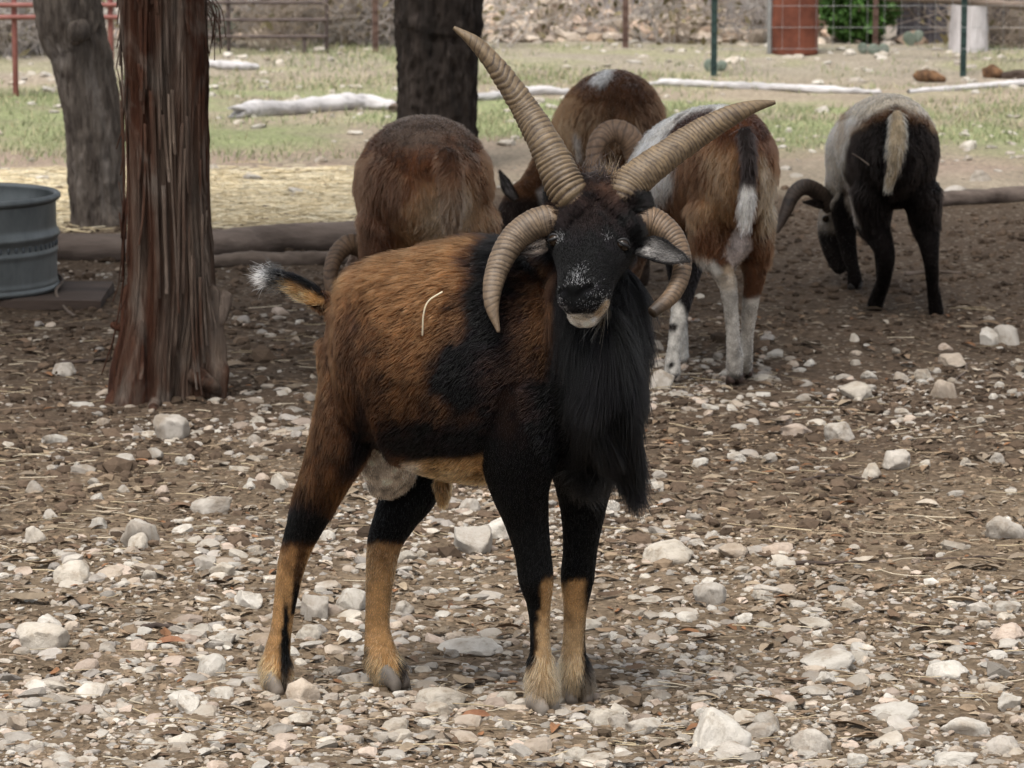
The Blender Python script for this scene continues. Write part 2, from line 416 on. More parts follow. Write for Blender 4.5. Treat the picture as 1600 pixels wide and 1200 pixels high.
# a few shredded fibres hanging at the top right
fb = []
for i in range(14):
    s = W(318 + rb.uniform(-6, 6), rb.uniform(-20, 10), JY) - JB; e = s + np.array([rb.uniform(.01, .05), rb.uniform(-.05, .05), -rb.uniform(.06, .16)])
    fb.append(tube(catmull([s, (s + e) / 2 + np.array([0.015, 0, 0.01]), e], 3), 0.0012, 0.0012, (0, 1, 0), 4))
V, F = join(fb); obj('bark_fibres', mesh_np('bark_fibres', V, F), M_JUN, jun)
V, F, c = crown_mesh([((0.0, -.2, 3.0), (2.2, 1.6, 1.0), .6), ((-0.8, .5, 3.5), (2.0, 1.6, 1.0), .3), ((0.8, .6, 3.4), (2.0, 1.6, 1.0), .4)], 4600, 0.085, 11)
me = mesh_np('crown', V, F, False); set_col(me, c); obj('crown', me, M_LEAF, jun)
limb_set(jun, (0.1, 0.1, 2.3), [(1.2, .3, .9), (-1.1, .5, .8), (.3, 1.3, 1.0), (-.2, -1.0, .9), (.1, .1, 1.5)], M_JUN, 3)

# leaning oak on the left
M_OAK = mat_bark('oak_bark', [(0.3, (0.055, 0.045, 0.04)), (0.5, (0.14, 0.115, 0.095)), (0.7, (0.24, 0.21, 0.185))], 14, 0.3, 0.9, 0.02)
M_OAK_SHADED = mat_bark('shaded_oak_bark', [(0.3, (0.012, 0.010, 0.009)), (0.55, (0.035, 0.027, 0.023)), (0.8, (0.085, 0.07, 0.062))], 16, 0.28, 0.9, 0.02)  # oak bark darkened: the trunk's backlit shade is put into its colour
def oak(base, pxs, rads, mat, label, crown, seed, limbs):
    B = G(*base); Y = B[1]; k = mpp(Y)
    t = thing('oak_tree', label, 'tree', B)
    p = [W(a, b, Y) - B for a, b in pxs]; top = p[-1] + (p[-1] - p[-2]) * 0.9 + np.array([0, 0, 0.6]); p.append(top); p.append(top + np.array([0.1, 0.1, 0.8]))
    r = [a * k for a in rads] + [rads[-1] * k * 0.85, rads[-1] * k * 0.6]
    V, F, _ = trunk_mesh(p, r, 110, 170, bark_disp(9.0, 4.5, 0.10, seed, 0.05))
    obj('trunk', mesh_np('trunk', V, F), mat, t)
    V, F, c = crown_mesh([((np.array(a) - B * np.array([1, 1, 0])), b, w) for a, b, w in crown], 4200, 0.08, seed)
    me = mesh_np('crown', V, F, False); set_col(me, c); obj('crown', me, M_LEAF, t)
    limb_set(t, p[-1], limbs, mat, seed)
    return t, B, Y, k
t, B, Y, k = oak((160, 352), [(160, 372), (158, 345), (152, 300), (148, 200), (128, 90), (105, 0)], [62, 46, 42, 43, 45, 50], M_OAK,
    'leaning grey oak trunk behind the reddish juniper trunk', [((-2.4, 10.3, 3.5), (1.8, 1.1, .9), .55), ((-3.2, 9.8, 3.7), (1.5, 1.2, .9), .4)], 21,
    [(-.8, -1.3, .8), (.6, -1.5, .9), (.1, -2.2, .8), (0, .3, 1)])
P_ = [W(130, 45, Y - 0.09) - B, W(118, 52, Y - 0.14) - B]                     # old knot
V, F = tube(catmull(P_, 3), 0.03, 0.04, (1, 0, 0), 14); V = V + 0.006 * vec_noise(V, 40, 3); obj('knot', mesh_np('knot', V, F), M_OAK, t)
oak((684, 262), [(684, 285), (683, 250), (683, 180), (684, 120), (684, 60), (686, 0)], [74, 66, 60, 60, 62, 65], M_OAK_SHADED,
    'dark upright oak trunk behind the brown sheep in the centre', [((0.9, 11.0, 3.7), (2.3, 1.7, 1.1), .8), ((2.4, 10.6, 3.9), (1.8, 1.6, 1.0), .6), ((-.6, 11.3, 3.8), (1.8, 1.4, 1.1), .4)], 33,
    [(1.4, -2.6, .9), (-.2, -2.8, .9), (2.4, -3.2, 1.1), (.2, -.4, 1.2)])

# ------------------------------------------------------------------ round stock tank on its board
M_GALV = mat_simple('galvanised_steel', (0.085, 0.095, 0.095), (0.185, 0.2, 0.2), 6, 0.5, 0.15, 0.004, (1, 1, 0.5), 0.55)
TB = G(-45, 468); TY = TB[1]; k = mpp(TY)
tank = thing('stock_tank', 'round grey galvanised stock tank with a rolled rim at the left edge', 'tank', TB)
z0 = 0.035; H = 0.272
prof = [(0.0, z0), (139, z0), (139, z0 + .012), (135.5, z0 + .016)]
for s in np.linspace(0, 1, 60):
    z = z0 + .018 + s * (H - .03)
    b = 5.5 * math.exp(-((s - 0.60) / 0.055) ** 2) + 2.0 * math.exp(-((s - 0.40) / 0.035) ** 2) + 1.2 * math.exp(-((s - 0.02) / 0.03) ** 2)
    prof.append((135 + b, z))
for q in np.linspace(-0.5, 1.15, 16):
    prof.append((137.5 + 5.5 * math.cos(q * math.pi - 0.0) , z0 + H + 5.5 * k * math.sin(q * math.pi)))
prof += [(131.5, z0 + H - 0.02), (131.5, z0 + .1), (0.0, z0 + .1)]
pr = np.array(prof); pr[:, 0] *= k
seg = 128; a = np.linspace(0, 2 * np.pi, seg, endpoint=False)
V = np.stack([pr[:, None, 0] * np.cos(a), pr[:, None, 0] * np.sin(a), np.repeat(pr[:, 1][:, None], seg, 1)], -1).reshape(-1, 3)
i = np.arange(len(pr) - 1)[:, None] * seg; j = np.arange(seg)[None]; kk = (j + 1) % seg
F = np.stack([i + j, i + kk, i + seg + kk, i + seg + j], -1).reshape(-1, 4)
obj('tank_wall', mesh_np('tank_wall', V, F), M_GALV, tank)
dn = []
for q in range(64):                                                            # row of pressed dimples
    aa = q / 64 * 2 * math.pi; c = np.array([math.cos(aa), math.sin(aa), 0]) * 135.5 * k + np.array([0, 0, z0 + .135])
    dn.append(tube([c + np.array([0, 0, -.006]), c, c + np.array([0, 0, .006])], .0045, .003, (-math.sin(aa), math.cos(aa), 0), 8))
V, F = join(dn); obj('rivet_row', mesh_np('rivet_row', V, F), mat_simple('dark_galvanised', (.05, .06, .065), (.09, .1, .11), 20, .5), tank)
M_WOOD = mat_simple('weathered_wood', (0.075, 0.055, 0.042), (0.2, 0.155, 0.125), 10, 0.9, 0.6, 0.008, (0.12, 1, 1))
M_WOODD = mat_simple('dark_board', (0.03, 0.022, 0.018), (0.085, 0.06, 0.047), 10, 0.9, 0.6, 0.008, (0.12, 1, 1))
def plank(name, a, b, w, h, mat, label, cat, z=0.0, seed=0, group=None, rough=0.004):
    a = np.array(a, float); b = np.array(b, float); c = (a + b) / 2; L = np.linalg.norm(b[:2] - a[:2]); rz = math.atan2(b[1] - a[1], b[0] - a[0])
    n = max(8, int(L / 0.03)); ys = np.array([-.5, -.46, -.15, .15, .46, .5]) * w; prof = [(-.5 * w, .0), (-.5 * w, .9 * h), (-.46 * w, h), (-.15 * w, h), (.15 * w, h), (.46 * w, h), (.5 * w, .9 * h), (.5 * w, 0)]
    V = np.array([[x, p[0], p[1]] for x in np.linspace(-L / 2, L / 2, n) for p in prof]); V = V + rough * vec_noise(V * np.array([.3, 1, 1]), 30, seed + 3)
    s = len(prof); i = np.arange(n - 1)[:, None] * s; j = np.arange(s)[None]; kk = (j + 1) % s
    F = np.stack([i + j, i + s + j, i + s + kk, i + kk], -1).reshape(-1, 4)
    e = np.array([[0, 1, 6, 7], [1, 2, 5, 6], [2, 3, 4, 5]]); F = np.vstack([F, e, e[:, ::-1] + (n - 1) * s])
    me = mesh_np(name, V, F, False); o = obj(name, me, mat, None, Vector((c[0], c[1], z))); o.rotation_euler = (0, 0, rz)
    return tag(o, label, cat, group)
a = G(-160, 470); b = G(168, 470)
plank('board', a, b, 0.40, 0.032, M_WOODD, 'dark flat board lying under the metal tank', 'board', 0.0, 3)
# bent root by the tank
rt = catmull([G(97, 452) + [0, 0, .02], G(105, 440) + [0, -.25, .06], G(112, 448) + [0, -.22, .05], G(100, 462) + [0, -.2, .04], G(103, 488) + [0, 0, .01], G(118, 497) + [0, 0, 0.005]], 6)
V, F = tube(rt, 0.0045, 0.0045, (0.1, 1, .3), 8); tag(obj('stick', mesh_np('stick', V, F), M_WOOD), 'thin bent pale root beside the board under the tank', 'stick')

# ------------------------------------------------------------------ timbers and logs
def log(name, pxs, rads, mat, label, rough=0.12, seed=0, sink=0.8, seg=26, rows=14, yoff=0.0):
    P = []
    for (a, b), r in zip(pxs, rads):
        g = G(a, b); kk = mpp(g[1]); rr = r * kk; g = g + np.array([0, rr, 0]); g[2] = gz(g) + rr * sink; P.append(g)
    c = np.mean(P, 0); k = mpp(c[1]); P = catmull([p - c for p in P], rows); r = catmull(np.array(rads, float)[:, None] * k, rows)[:, 0]
    V, F = tube(P, r, r, (0, 0, 1), seg)
    d = fbm(V * np.array([.35, 1, 1]), 22, 3, seed); cc = P[np.clip((np.arange(len(V)) // seg), 0, len(P) - 1)]
    V = V + (V - cc) * (d * rough)[:, None] + 0.004 * vec_noise(V, 45, seed)
    o = obj(name, mesh_np(name, V, F), mat, None, Vector(c)); return tag(o, label, 'log')
M_LOG = mat_simple('grey_timber', (0.085, 0.064, 0.052), (0.23, 0.18, 0.15), 14, 0.9, 0.7, 0.01, (0.1, 1, 1))
M_BLEACH = mat_simple('bleached_wood', (0.27, 0.26, 0.26), (0.52, 0.50, 0.50), 14, 0.85, 0.5, 0.01, (0.3, 1, 1), 0.0, 0.3, 0.55)
log('fallen_log', [(-250, 402), (-100, 405), (60, 409), (200, 410), (330, 405), (450, 398), (570, 394)], [20, 22, 23, 24, 24, 24, 25], M_LOG, 'long weathered brown timber lying behind the juniper trunk', 0.1, 4)
log('fallen_log', [(330, 419), (400, 418), (470, 414), (560, 410)], [10, 12, 12, 11], M_WOOD, 'thinner pale pole lying along the front of the long brown timber', 0.1, 14)
log('fallen_log', [(1452, 322), (1540, 316), (1640, 308), (1800, 300)], [12, 13, 13, 13], M_LOG, 'dark low timber behind the black rumped sheep at the right edge', 0.15, 24)
log('fallen_log', [(374, 190), (400, 186), (455, 182), (520, 176), (570, 172), (612, 173)], [12, 14, 12, 15, 13, 9], M_BLEACH, 'bleached white knobbly log lying on the grass left of the dark oak', 0.35, 34)
log('fallen_log', [(612, 178), (640, 170)], [7, 8], M_WOOD, 'short brown log end touching the left side of the dark oak', 0.3, 37, rows=8)
log('fallen_log', [(735, 160), (780, 158), (840, 153), (886, 151)], [6, 7, 8, 6], M_BLEACH, 'bleached log lying right of the dark oak behind the big horn', 0.3, 44)
log('fallen_log', [(1030, 137), (1100, 137), (1200, 137), (1300, 138), (1376, 138)], [7, 6, 6, 6, 3], M_BLEACH, 'long thin bleached log behind the spotted sheep', 0.2, 54)
log('fallen_log', [(1420, 136), (1500, 132), (1560, 129), (1660, 126)], [4, 5, 6, 6], M_BLEACH, 'pale thin log at the right below the brown wood chunks', 0.2, 64)
log('fallen_log', [(328, 108), (370, 113), (400, 112)], [6, 7, 5], M_BLEACH, 'pale short log just right of the juniper trunk in the far paddock', 0.3, 74)
M_RUSTW = mat_simple('orange_rotten_wood', (0.04, 0.02, 0.011), (0.20, 0.11, 0.055), 25, 0.9, 0.7, 0.01)
for nm, pts, rr, lb in (('log', [(1436, 118), (1452, 120), (1475, 121)], [9, 10, 6], 'broken brown stump end lying left of the green post'), ('log', [(1540, 116), (1552, 117), (1562, 118)], [8, 10, 8], 'orange rotten wood chunk right of the green post'), ('log', [(1566, 118), (1600, 119), (1650, 119)], [6, 7, 6], 'dark brown log piece at the right edge beyond the pale log')):
    log('wood_chunk', pts, rr, M_RUSTW if 'dark' not in lb else M_WOODD, lb, 0.5, hash(lb) % 97 if False else len(lb))

# ------------------------------------------------------------------ fences and gates
def bar(p, q, r, seg=8):
    p, q = np.array(p, float), np.array(q, float); d = q - p; s = (0, 1, 0) if abs(d[1]) < 0.8 * np.linalg.norm(d) else (1, 0, 0)
    return tube(np.array([p, (p + q) / 2, q]), r, r, s, seg)
M_RED = mat_simple('red_gate_paint', (0.19, 0.065, 0.055), (0.27, 0.11, 0.095), 20, 0.6, 0.1)
GB = G(20, 158); Y = GB[1]; k = mpp(Y)
gate = thing('pipe_gate', 'red pipe gate at the far left behind the leaning oak', 'gate', GB)
def zz(py): return W(0, py, Y)[2] - GB[2] + 0.0
def xx(px): return W(px, 150, Y)[0] - GB[0]
for py in (155, 27, 8, -40, -90, -130): V, F = bar((xx(-300), 0, zz(py)), (xx(185), 0, zz(py)), 0.011); obj('rail', mesh_np('rail', V, F), M_RED, gate)
for px in (-140, 24, 174): V, F = bar((xx(px), 0.02, zz(158)), (xx(px), 0.02, zz(-130)), 0.013); obj('upright', mesh_np('upright', V, F), M_RED, gate)
M_IRON = mat_simple('brown_iron', (0.06, 0.045, 0.042), (0.13, 0.1, 0.09), 20, 0.7, 0.2)
GB = G(430, 91); Y = GB[1]; k = mpp(Y)
gate = thing('pipe_gate', 'brown iron pipe gate between the juniper and dark oak', 'gate', GB)
for py, x0, x1 in ((57, 325, 511), (31, 325, 511), (4, 325, 511), (-25, 325, 511), (-55, 325, 511), (-90, 325, 511)): V, F = bar((xx(x0), 0, zz(py)), (xx(x1), 0, zz(py)), 0.0085); obj('rail', mesh_np('rail', V, F), M_IRON, gate)
for px, y0, y1 in ((511, 91, -95), (358, 88, -95), (476, 91, 57)): V, F = bar((xx(px), 0.012, zz(y0)), (xx(px), 0.012, zz(y1)), 0.010); obj('upright', mesh_np('upright', V, F), M_IRON, gate)
def tpost(px, py, mat, label, parent=None, origin=None):
    g = G(px, py); g[2] = gz(g); o0 = g if parent is None else g - origin
    V1, F1 = box_vf((0, 0, .6), (.008, .035, 1.5)); V2, F2 = box_vf((0, -.0195, .6), (.03, .004, 1.5))
    studs = [box_vf((0, -.0245, z), (.012, .006, .012)) for z in np.arange(0.05, 1.3, 0.055)]
    V, F = join([(V1, F1), (V2, F2)] + studs); o = obj('post' if parent else 'fence_post', mesh_np('post', V, F, False), mat, parent, Vector(o0))
    if parent is None: tag(o, label, 'fence post', 'steel posts of the far fence')
    return o
M_TBRN = mat_simple('rusty_post', (0.07, 0.04, 0.032), (0.13, 0.08, 0.062), 20, 0.7, 0.2)
M_TGRN = mat_simple('green_post_paint', (0.014, 0.030, 0.028), (0.03, 0.055, 0.05), 20, 0.6, 0.1)
tpost(587, 88, M_TBRN, 'thin rusty fence post just left of the dark oak')
tpost(977, 82, M_TBRN, 'thin rusty fence post in front of the rock heap')
tpost(1367, 72, M_TBRN, 'dark fence post in front of the green bush')
FB = G(1115, 114)
fence = thing('wire_fence', 'wire mesh fence on green steel posts across the far right', 'fence', FB)
for px, py in ((1115, 115), (1504, 113), (1890, 113)): tpost(px, py, M_TGRN, '', fence, FB)
M_WIRE = mat_simple('galvanised_wire', (0.24, 0.24, 0.24), (0.36, 0.36, 0.36), 20, 0.5, 0.0)
wz = []; L0, L1 = 0.0, G(1890, 113)[0] - FB[0]
for z in np.arange(0.12, 1.35, 0.105): wz.append(bar((L0, -.03, z), (L1, -.03, z), 0.001, 4))
for x in np.arange(L0, L1, 0.083): wz.append(bar((x, -.027, 0.12), (x, -.027, 1.32), 0.001, 4))
V, F = join(wz); obj('wire_mesh', mesh_np('wire_mesh', V, F), M_WIRE, fence)
# dark rail crossing at the top right corner
p = W(1380, -6, 19.6); q = W(1700, 18, 19.2); V, F = tube(catmull([p, (p + q) / 2 + [0, 0, .006], q], 8), 0.02, 0.02, (0, 0, 1), 10); V = V + 0.006 * vec_noise(V, 12, 3)
c0 = V.mean(0); tag(obj('leaning_pole', mesh_np('leaning_pole', V - c0, F), M_WOOD, None, Vector(c0)), 'brown pole crossing the top right corner above the white trunk', 'pole')

# rusty drum
M_RUST = mat_simple('rusty_steel', (0.085, 0.025, 0.014), (0.19, 0.06, 0.034), 7, 0.8, 0.4, 0.006)
DB = G(1241, 86); DB[2] = gz(DB); k = mpp(DB[1]); R = 37 * k
drum = thing('rusty_drum', 'rust red steel drum standing behind the wire fence', 'drum', DB)
pr = [(0, 0), (R, 0)] + [(R * (1 + 0.03 * math.exp(-((((z / .9) * 3) % 1 - .5) / .1) ** 2)), z) for z in np.linspace(0.01, 0.89, 70)] + [(R * 1.02, .9), (R * .96, .9), (R * .95, .87), (0, .87)]
pr = np.array(pr); seg = 48; a = np.linspace(0, 2 * np.pi, seg, endpoint=False)
V = np.stack([pr[:, None, 0] * np.cos(a), pr[:, None, 0] * np.sin(a), np.repeat(pr[:, 1][:, None], seg, 1)], -1).reshape(-1, 3)
i = np.arange(len(pr) - 1)[:, None] * seg; j = np.arange(seg)[None]; kk = (j + 1) % seg
obj('drum_shell', mesh_np('drum_shell', V, np.stack([i + j, i + kk, i + seg + kk, i + seg + j], -1).reshape(-1, 4)), M_RUST, drum)
V, F = bar((-R * 1.06, -.03, 0), (-R * 1.06, -.03, 1.3), 0.014); obj('stake', mesh_np('stake', V, F), M_WIRE, drum)

# far tree trunks at the right
def far_trunk(px, py, r, mat, label, lean=0.0, seed=0, dy=0.0):
    g = G(px, py); Y = g[1] + dy; g = np.array([g[0] * Y / g[1], Y, 0]); g[2] = gz(g); k = mpp(Y)
    t = thing('oak_tree', label, 'tree', g)
    p = [np.array([0, 0, -.05]), np.array([lean * .1, 0, .25]), np.array([lean * .4, 0, 1.0]), np.array([lean, .1, 2.2]), np.array([lean * 1.3, .2, 3.2])]
    V, F, _ = trunk_mesh(p, [r * 1.12 * k, r * k, r * .95 * k, r * .8 * k, r * .5 * k], 60, 60, bark_disp(6, 5, .10, seed, .03)); obj('trunk', mesh_np('trunk', V, F), mat, t)
    V, F, c = crown_mesh([((lean, 1.2, 4.2), (1.8, 1.8, 1.2), 1)], 2500, 0.13, seed + 2); me = mesh_np('crown', V, F, False); set_col(me, c); obj('crown', me, M_LEAF, t)
    return t
M_PALE = mat_simple('pale_bare_trunk', (0.36, 0.33, 0.33), (0.6, 0.57, 0.57), 5, 0.9, 0.5, 0.02, (1, 1, .3))
M_GREYT = mat_bark('grey_oak_bark', [(0.3, (0.04, 0.037, 0.042)), (0.55, (0.11, 0.1, 0.11)), (0.8, (0.2, 0.19, 0.2))], 9, 0.3, .8, .03)
far_trunk(1424, 70, 20, M_GREYT, 'dark grey oak trunk behind the wire fence, left of the white trunk', -.1, 3, .5)
far_trunk(1461, 73, 17, M_GREYT, 'narrow dark trunk touching the left side of the white trunk', .05, 13, .3)
far_trunk(1512, 82, 27, M_PALE, 'bare white trunk behind the green post at the right', .03, 23, .0)
far_trunk(1560, 76, 13, M_GREYT, 'slim dark trunk on the right side of the white trunk', .1, 43, .3)

# ------------------------------------------------------------------ brush beyond the fence
def shrub(px, py, h, w, nb, col, label, seed, leaves=0, lcol=(.05, .08, .03), dy=0.0, group=None, name='shrub', rb_=0.006):
    g = G(px, py); Y = g[1] + dy; g = np.array([g[0] * Y / g[1], Y, 0.0]); g[2] = gz(g)
    r = np.random.default_rng(seed); parts = []; tips = []
    for i in range(nb):
        s = np.array([r.normal() * w * .28, r.normal() * w * .2, -0.03]); d = np.array([r.normal() * w * .6, r.normal() * w * .4, h * r.uniform(.45, 1.1)])
        m = s + d * .5 + np.array([r.normal() * .06, r.normal() * .05, .03]); e = s + d + r.normal(size=3) * .05
        P = catmull([s, m, e], 4); rr = np.linspace(rb_, .0015, len(P)) * r.uniform(.6, 1.3); parts.append(tube(P, rr, rr, (0.3, 1, .2), 4, False)); tips.append(P)
        for q in range(5):
            k0 = r.integers(3, len(P)); s2 = P[k0]; e2 = s2 + r.normal(size=3) * np.array([.16, .12, .12]) + [0, 0, .05]
            P2 = catmull([s2, (s2 + e2) / 2 + r.normal(size=3) * .03, e2], 2); parts.append(tube(P2, np.linspace(.0028, .001, len(P2)), np.linspace(.0028, .001, len(P2)), (0.3, 1, .2), 3, False)); tips.append(P2)
    V, F = join(parts); c = np.array(col) * (1 + .35 * vn(V, 6, seed))[:, None]
    t = thing(name, label, 'shrub', g, group); me = mesh_np('branches', V, F); set_col(me, np.clip(c, .01, 1)); obj('branches', me, M_TWIG, t)
    if leaves:
        T = np.vstack(tips); P = T[r.integers(0, len(T), leaves)] + r.normal(size=(leaves, 3)) * .05
        if leaves > 5000:                                            # a dense evergreen mound, ragged outline
            P = nrm(r.normal(size=(leaves, 3))) * (r.random(leaves) ** .4)[:, None] * np.array([.205, .17, .34]) + [0, 0, .33]; P = P * (1 + .25 * vn(P, 7, seed))[:, None] + r.normal(size=P.shape) * .015
        ax = nrm(r.normal(size=(leaves, 3))); b = nrm(np.cross(ax, r.normal(size=(leaves, 3)))); s = .028 * r.uniform(.5, 1.4, leaves)[:, None]
        V = np.stack([P - ax * s, P + b * s * .5, P + ax * s, P - b * s * .5], 1).reshape(-1, 3); F = np.arange(4 * leaves).reshape(-1, 4)
        me = mesh_np('leaves', V, F, False); set_col(me, np.repeat(np.array(lcol) * r.uniform(.6, 1.5, leaves)[:, None], 4, 0)); o = obj('leaves', me, M_LEAF, t); o['kind'] = 'stuff'
    return t
M_TWIG = mat_attr('twigs', 0.9, 30, .3, .2)
GREY = (.42, .39, .38); TAN = (.40, .33, .25)
specs = [(40, 110, 1.3, .5, 26, GREY, 900, (.16, .15, .05), 'olive leafed grey shrub behind the red gate', .8), (-60, 105, 1.3, .5, 26, GREY, 500, (.1, .1, .04), 'grey shrub beyond the left end of the red gate', 1.2),
         (150, 90, 1.0, .45, 22, GREY, 250, (.12, .11, .05), 'thin grey shrub between the leaning oak and the juniper', 1.2),
         (400, 75, 1.2, .6, 34, GREY, 120, (.14, .13, .07), 'bare grey shrub seen through the iron gate', 1.0), (490, 78, 1.1, .5, 34, GREY, 0, None, 'bare grey brush at the right end of the iron gate', 1.2),
         (560, 76, 1.2, .5, 34, GREY, 0, None, 'dense bare brush left of the rusty post by the oak', 1.0), (610, 72, 1.2, .5, 30, (.3, .22, .17), 0, None, 'reddish bare brush just behind the dark oak', 1.4),
         (800, 60, 1.0, .5, 26, GREY, 0, None, 'bare brush behind the left part of the rock heap', 2.2), (970, 62, 1.0, .4, 26, (.27, .25, .25), 0, None, 'grey twiggy bush rising from the rock heap', .9),
         (1080, 50, 1.1, .55, 30, GREY, 60, (.12, .13, .06), 'bare brush at the right end of the rock heap', 2.0), (1170, 72, 1.0, .35, 30, (.27, .25, .26), 0, None, 'pale grey brush left of the rusty drum', .9),
         (1342, 58, .5, .10, 30, (.12, .09, .06), 13000, (.06, .135, .028), 'bright green leafy bush right of the rusty drum', -.45),
         (1480, 60, 1.2, .6, 30, GREY, 400, (.06, .08, .04), 'dark shrub behind the white trunk', 1.8), (1590, 74, .9, .5, 34, TAN, 120, (.15, .15, .06), 'tan brush at the right edge beyond the fence', .7)]
for i, (px, py, h, w, nb, c, lv, lc, lb, dy) in enumerate(specs): shrub(px, py, h, w, nb, c, lb, 100 + i, lv, lc or (.1, .1, .05), dy)
r0 = np.random.default_rng(55)
lowspec = [(345, 'beside the pale prickly pear'), (385, 'under the left half of the iron gate'), (430, 'in the middle of the iron gate'), (470, 'behind the short upright of the iron gate'), (535, 'right of the iron gate end'), (565, 'left of the rusty post'), (605, 'between the rusty post and the dark oak'),
           (760, 'just right of the big horn tip'), (835, 'at the left foot of the rock heap'), (905, 'in front of the rock heap'), (1010, 'right of the rusty post in the rocks'), (1060, 'left of the green post'), (1145, 'right of the green post'), (1185, 'left of the rusty drum'), (1575, 'right of the white trunk'), (20, 'behind the red gate upright'), (70, 'left of the leaning oak'), (-30, 'at the left end of the red gate')]
for i, (px, lb) in enumerate(lowspec):
    yy = (110 if px < 200 else 82) + r0.uniform(-6, 6); rock = 740 < px < 1160
    shrub(px, yy, r0.uniform(.25, .45), .26, 14 if rock else 50, [(.42, .38, .36), (.48, .44, .41), (.40, .33, .27)][i % 3], 'low tangle of dry twigs ' + lb, 300 + i, 60, (.17, .14, .07), r0.uniform(.0, .9), 'dry twig tangles along the far fence', rb_=.0028)
# thicket closing the view
r = np.random.default_rng(77); parts = []
for i in range(2600):
    x = r.uniform(-6.5, 6.5); y = r.uniform(22.9, 31); g = np.array([x, y, 0.]); g[2] = gz(g)
    h = r.uniform(.5, 1.7); e = g + np.array([r.normal() * .35, r.normal() * .3, h]); m = (g + e) / 2 + r.normal(size=3) * .1
    P = catmull([g, m, e], 3); rr = np.linspace(.007, .002, len(P)); parts.append(tube(P, rr, rr, (0.3, 1, .2), 3, False))
V, F = join(parts); me = mesh_np('dry_thicket', V, F); set_col(me, np.clip(np.array([.42, .39, .38]) * (1 + .35 * vn(V, 1.5, 3))[:, None], .02, 1)); tag(obj('dry_thicket', me, M_TWIG), kind='stuff')
# prickly pear pads
M_CACT = mat_simple('cactus_green', (.11, .14, .11), (.2, .23, .19), 12, .7, .1)
def cactus(px, py, label, pads, seed):
    g = G(px, py); g[2] = gz(g); t = thing('prickly_pear', label, 'cactus', g); r = random.Random(seed); k = mpp(g[1])
    for (dx, dz, w, h, a) in pads:
        z = np.linspace(-1, 1, 14); rr = np.sqrt(np.clip(1 - z ** 2, 0.01, 1)) * (1 + .15 * z)
        P = np.stack([np.sin(a) * z * h * k + dx * k, 0 * z + r.uniform(-.03, .03), np.cos(a) * z * h * k + dz * k], -1)
        V, F = tube(P, rr * w * k, rr * .006, (math.cos(a), r.uniform(-.5, .5), 0), 14); obj('pad', mesh_np('pad', V, F), M_CACT, t)
cactus(1117, 108, 'prickly pear with two round pads at the foot of the green post', [(-9, 9, 9, 11, -.3), (11, 8, 8, 9, .4), (2, 6, 7, 9, 0)], 1)
cactus(350, 82, 'pale prickly pear beside the iron gate', [(-18, 40, 14, 16, -.3), (12, 40, 16, 13, .7), (0, 14, 14, 16, .1), (-12, 66, 11, 12, -.2)], 2)
cactus(1372, 86, 'small blue green prickly pear behind the wire fence', [(-8, 8, 9, 9, -.5), (8, 8, 9, 9, .5), (-24, 9, 8, 9, -.2)], 3)
cactus(1424, 72, 'upright prickly pear pads before the dark grey trunk', [(-4, 10, 10, 12, -.3), (10, 14, 8, 10, .3)], 4)
# ------------------------------------------------------------------ animals: body, fur and horn builders
def fuse(parts, vox=0.005, smooth=8):
    """closed pieces -> ONE continuous skin (V, F quads as polygons mesh)"""
    V, F = join(parts); me = mesh_np('fuse', V, F); o = bpy.data.objects.new('fuse', me); COL.objects.link(o)
    m = o.modifiers.new('r', 'REMESH'); m.mode = 'VOXEL'; m.voxel_size = vox; m.adaptivity = 0
    s = o.modifiers.new('s', 'SMOOTH'); s.factor = 0.5; s.iterations = smooth
    dg = bpy.context.evaluated_depsgraph_get(); dg.update(); out = bpy.data.meshes.new_from_object(o.evaluated_get(dg))
    bpy.data.objects.remove(o); bpy.data.meshes.remove(me)
    out.polygons.foreach_set('use_smooth', np.ones(len(out.polygons), bool))
    return out
def get_v(me):
    V = np.empty(len(me.vertices) * 3, np.float32); me.vertices.foreach_get('co', V); return V.reshape(-1, 3).astype(float)
def get_n(me):
    N = np.empty(len(me.vertices) * 3, np.float32); me.vertices.foreach_get('normal', N); return N.reshape(-1, 3).astype(float)
def get_t(me):
    me.calc_loop_triangles(); T = np.empty(len(me.loop_triangles) * 3, np.int32); me.loop_triangles.foreach_get('vertices', T); return T.reshape(-1, 3)
def nearest_part(V, parts):
    """parts: list of (path, radius); returns index of part, and tangent there"""
    best = np.full(len(V), 1e9); pid = np.zeros(len(V), int); tan = np.zeros((len(V), 3)); tt = np.zeros(len(V))
    for i, (p, r) in enumerate(parts):
        t = nrm(np.gradient(p, axis=0))
        for s in range(0, len(V), 20000):
            q = V[s:s + 20000]; d = np.linalg.norm(q[:, None] - p[None], axis=2) / r[None]
            k = d.argmin(1); dm = d[np.arange(len(q)), k]; b = dm < best[s:s + 20000]
            ix = np.arange(s, s + len(q))[b]; best[ix] = dm[b]; pid[ix] = i; tan[ix] = t[k[b]]; tt[ix] = k[b] / (len(p) - 1)
    return pid, tan, tt
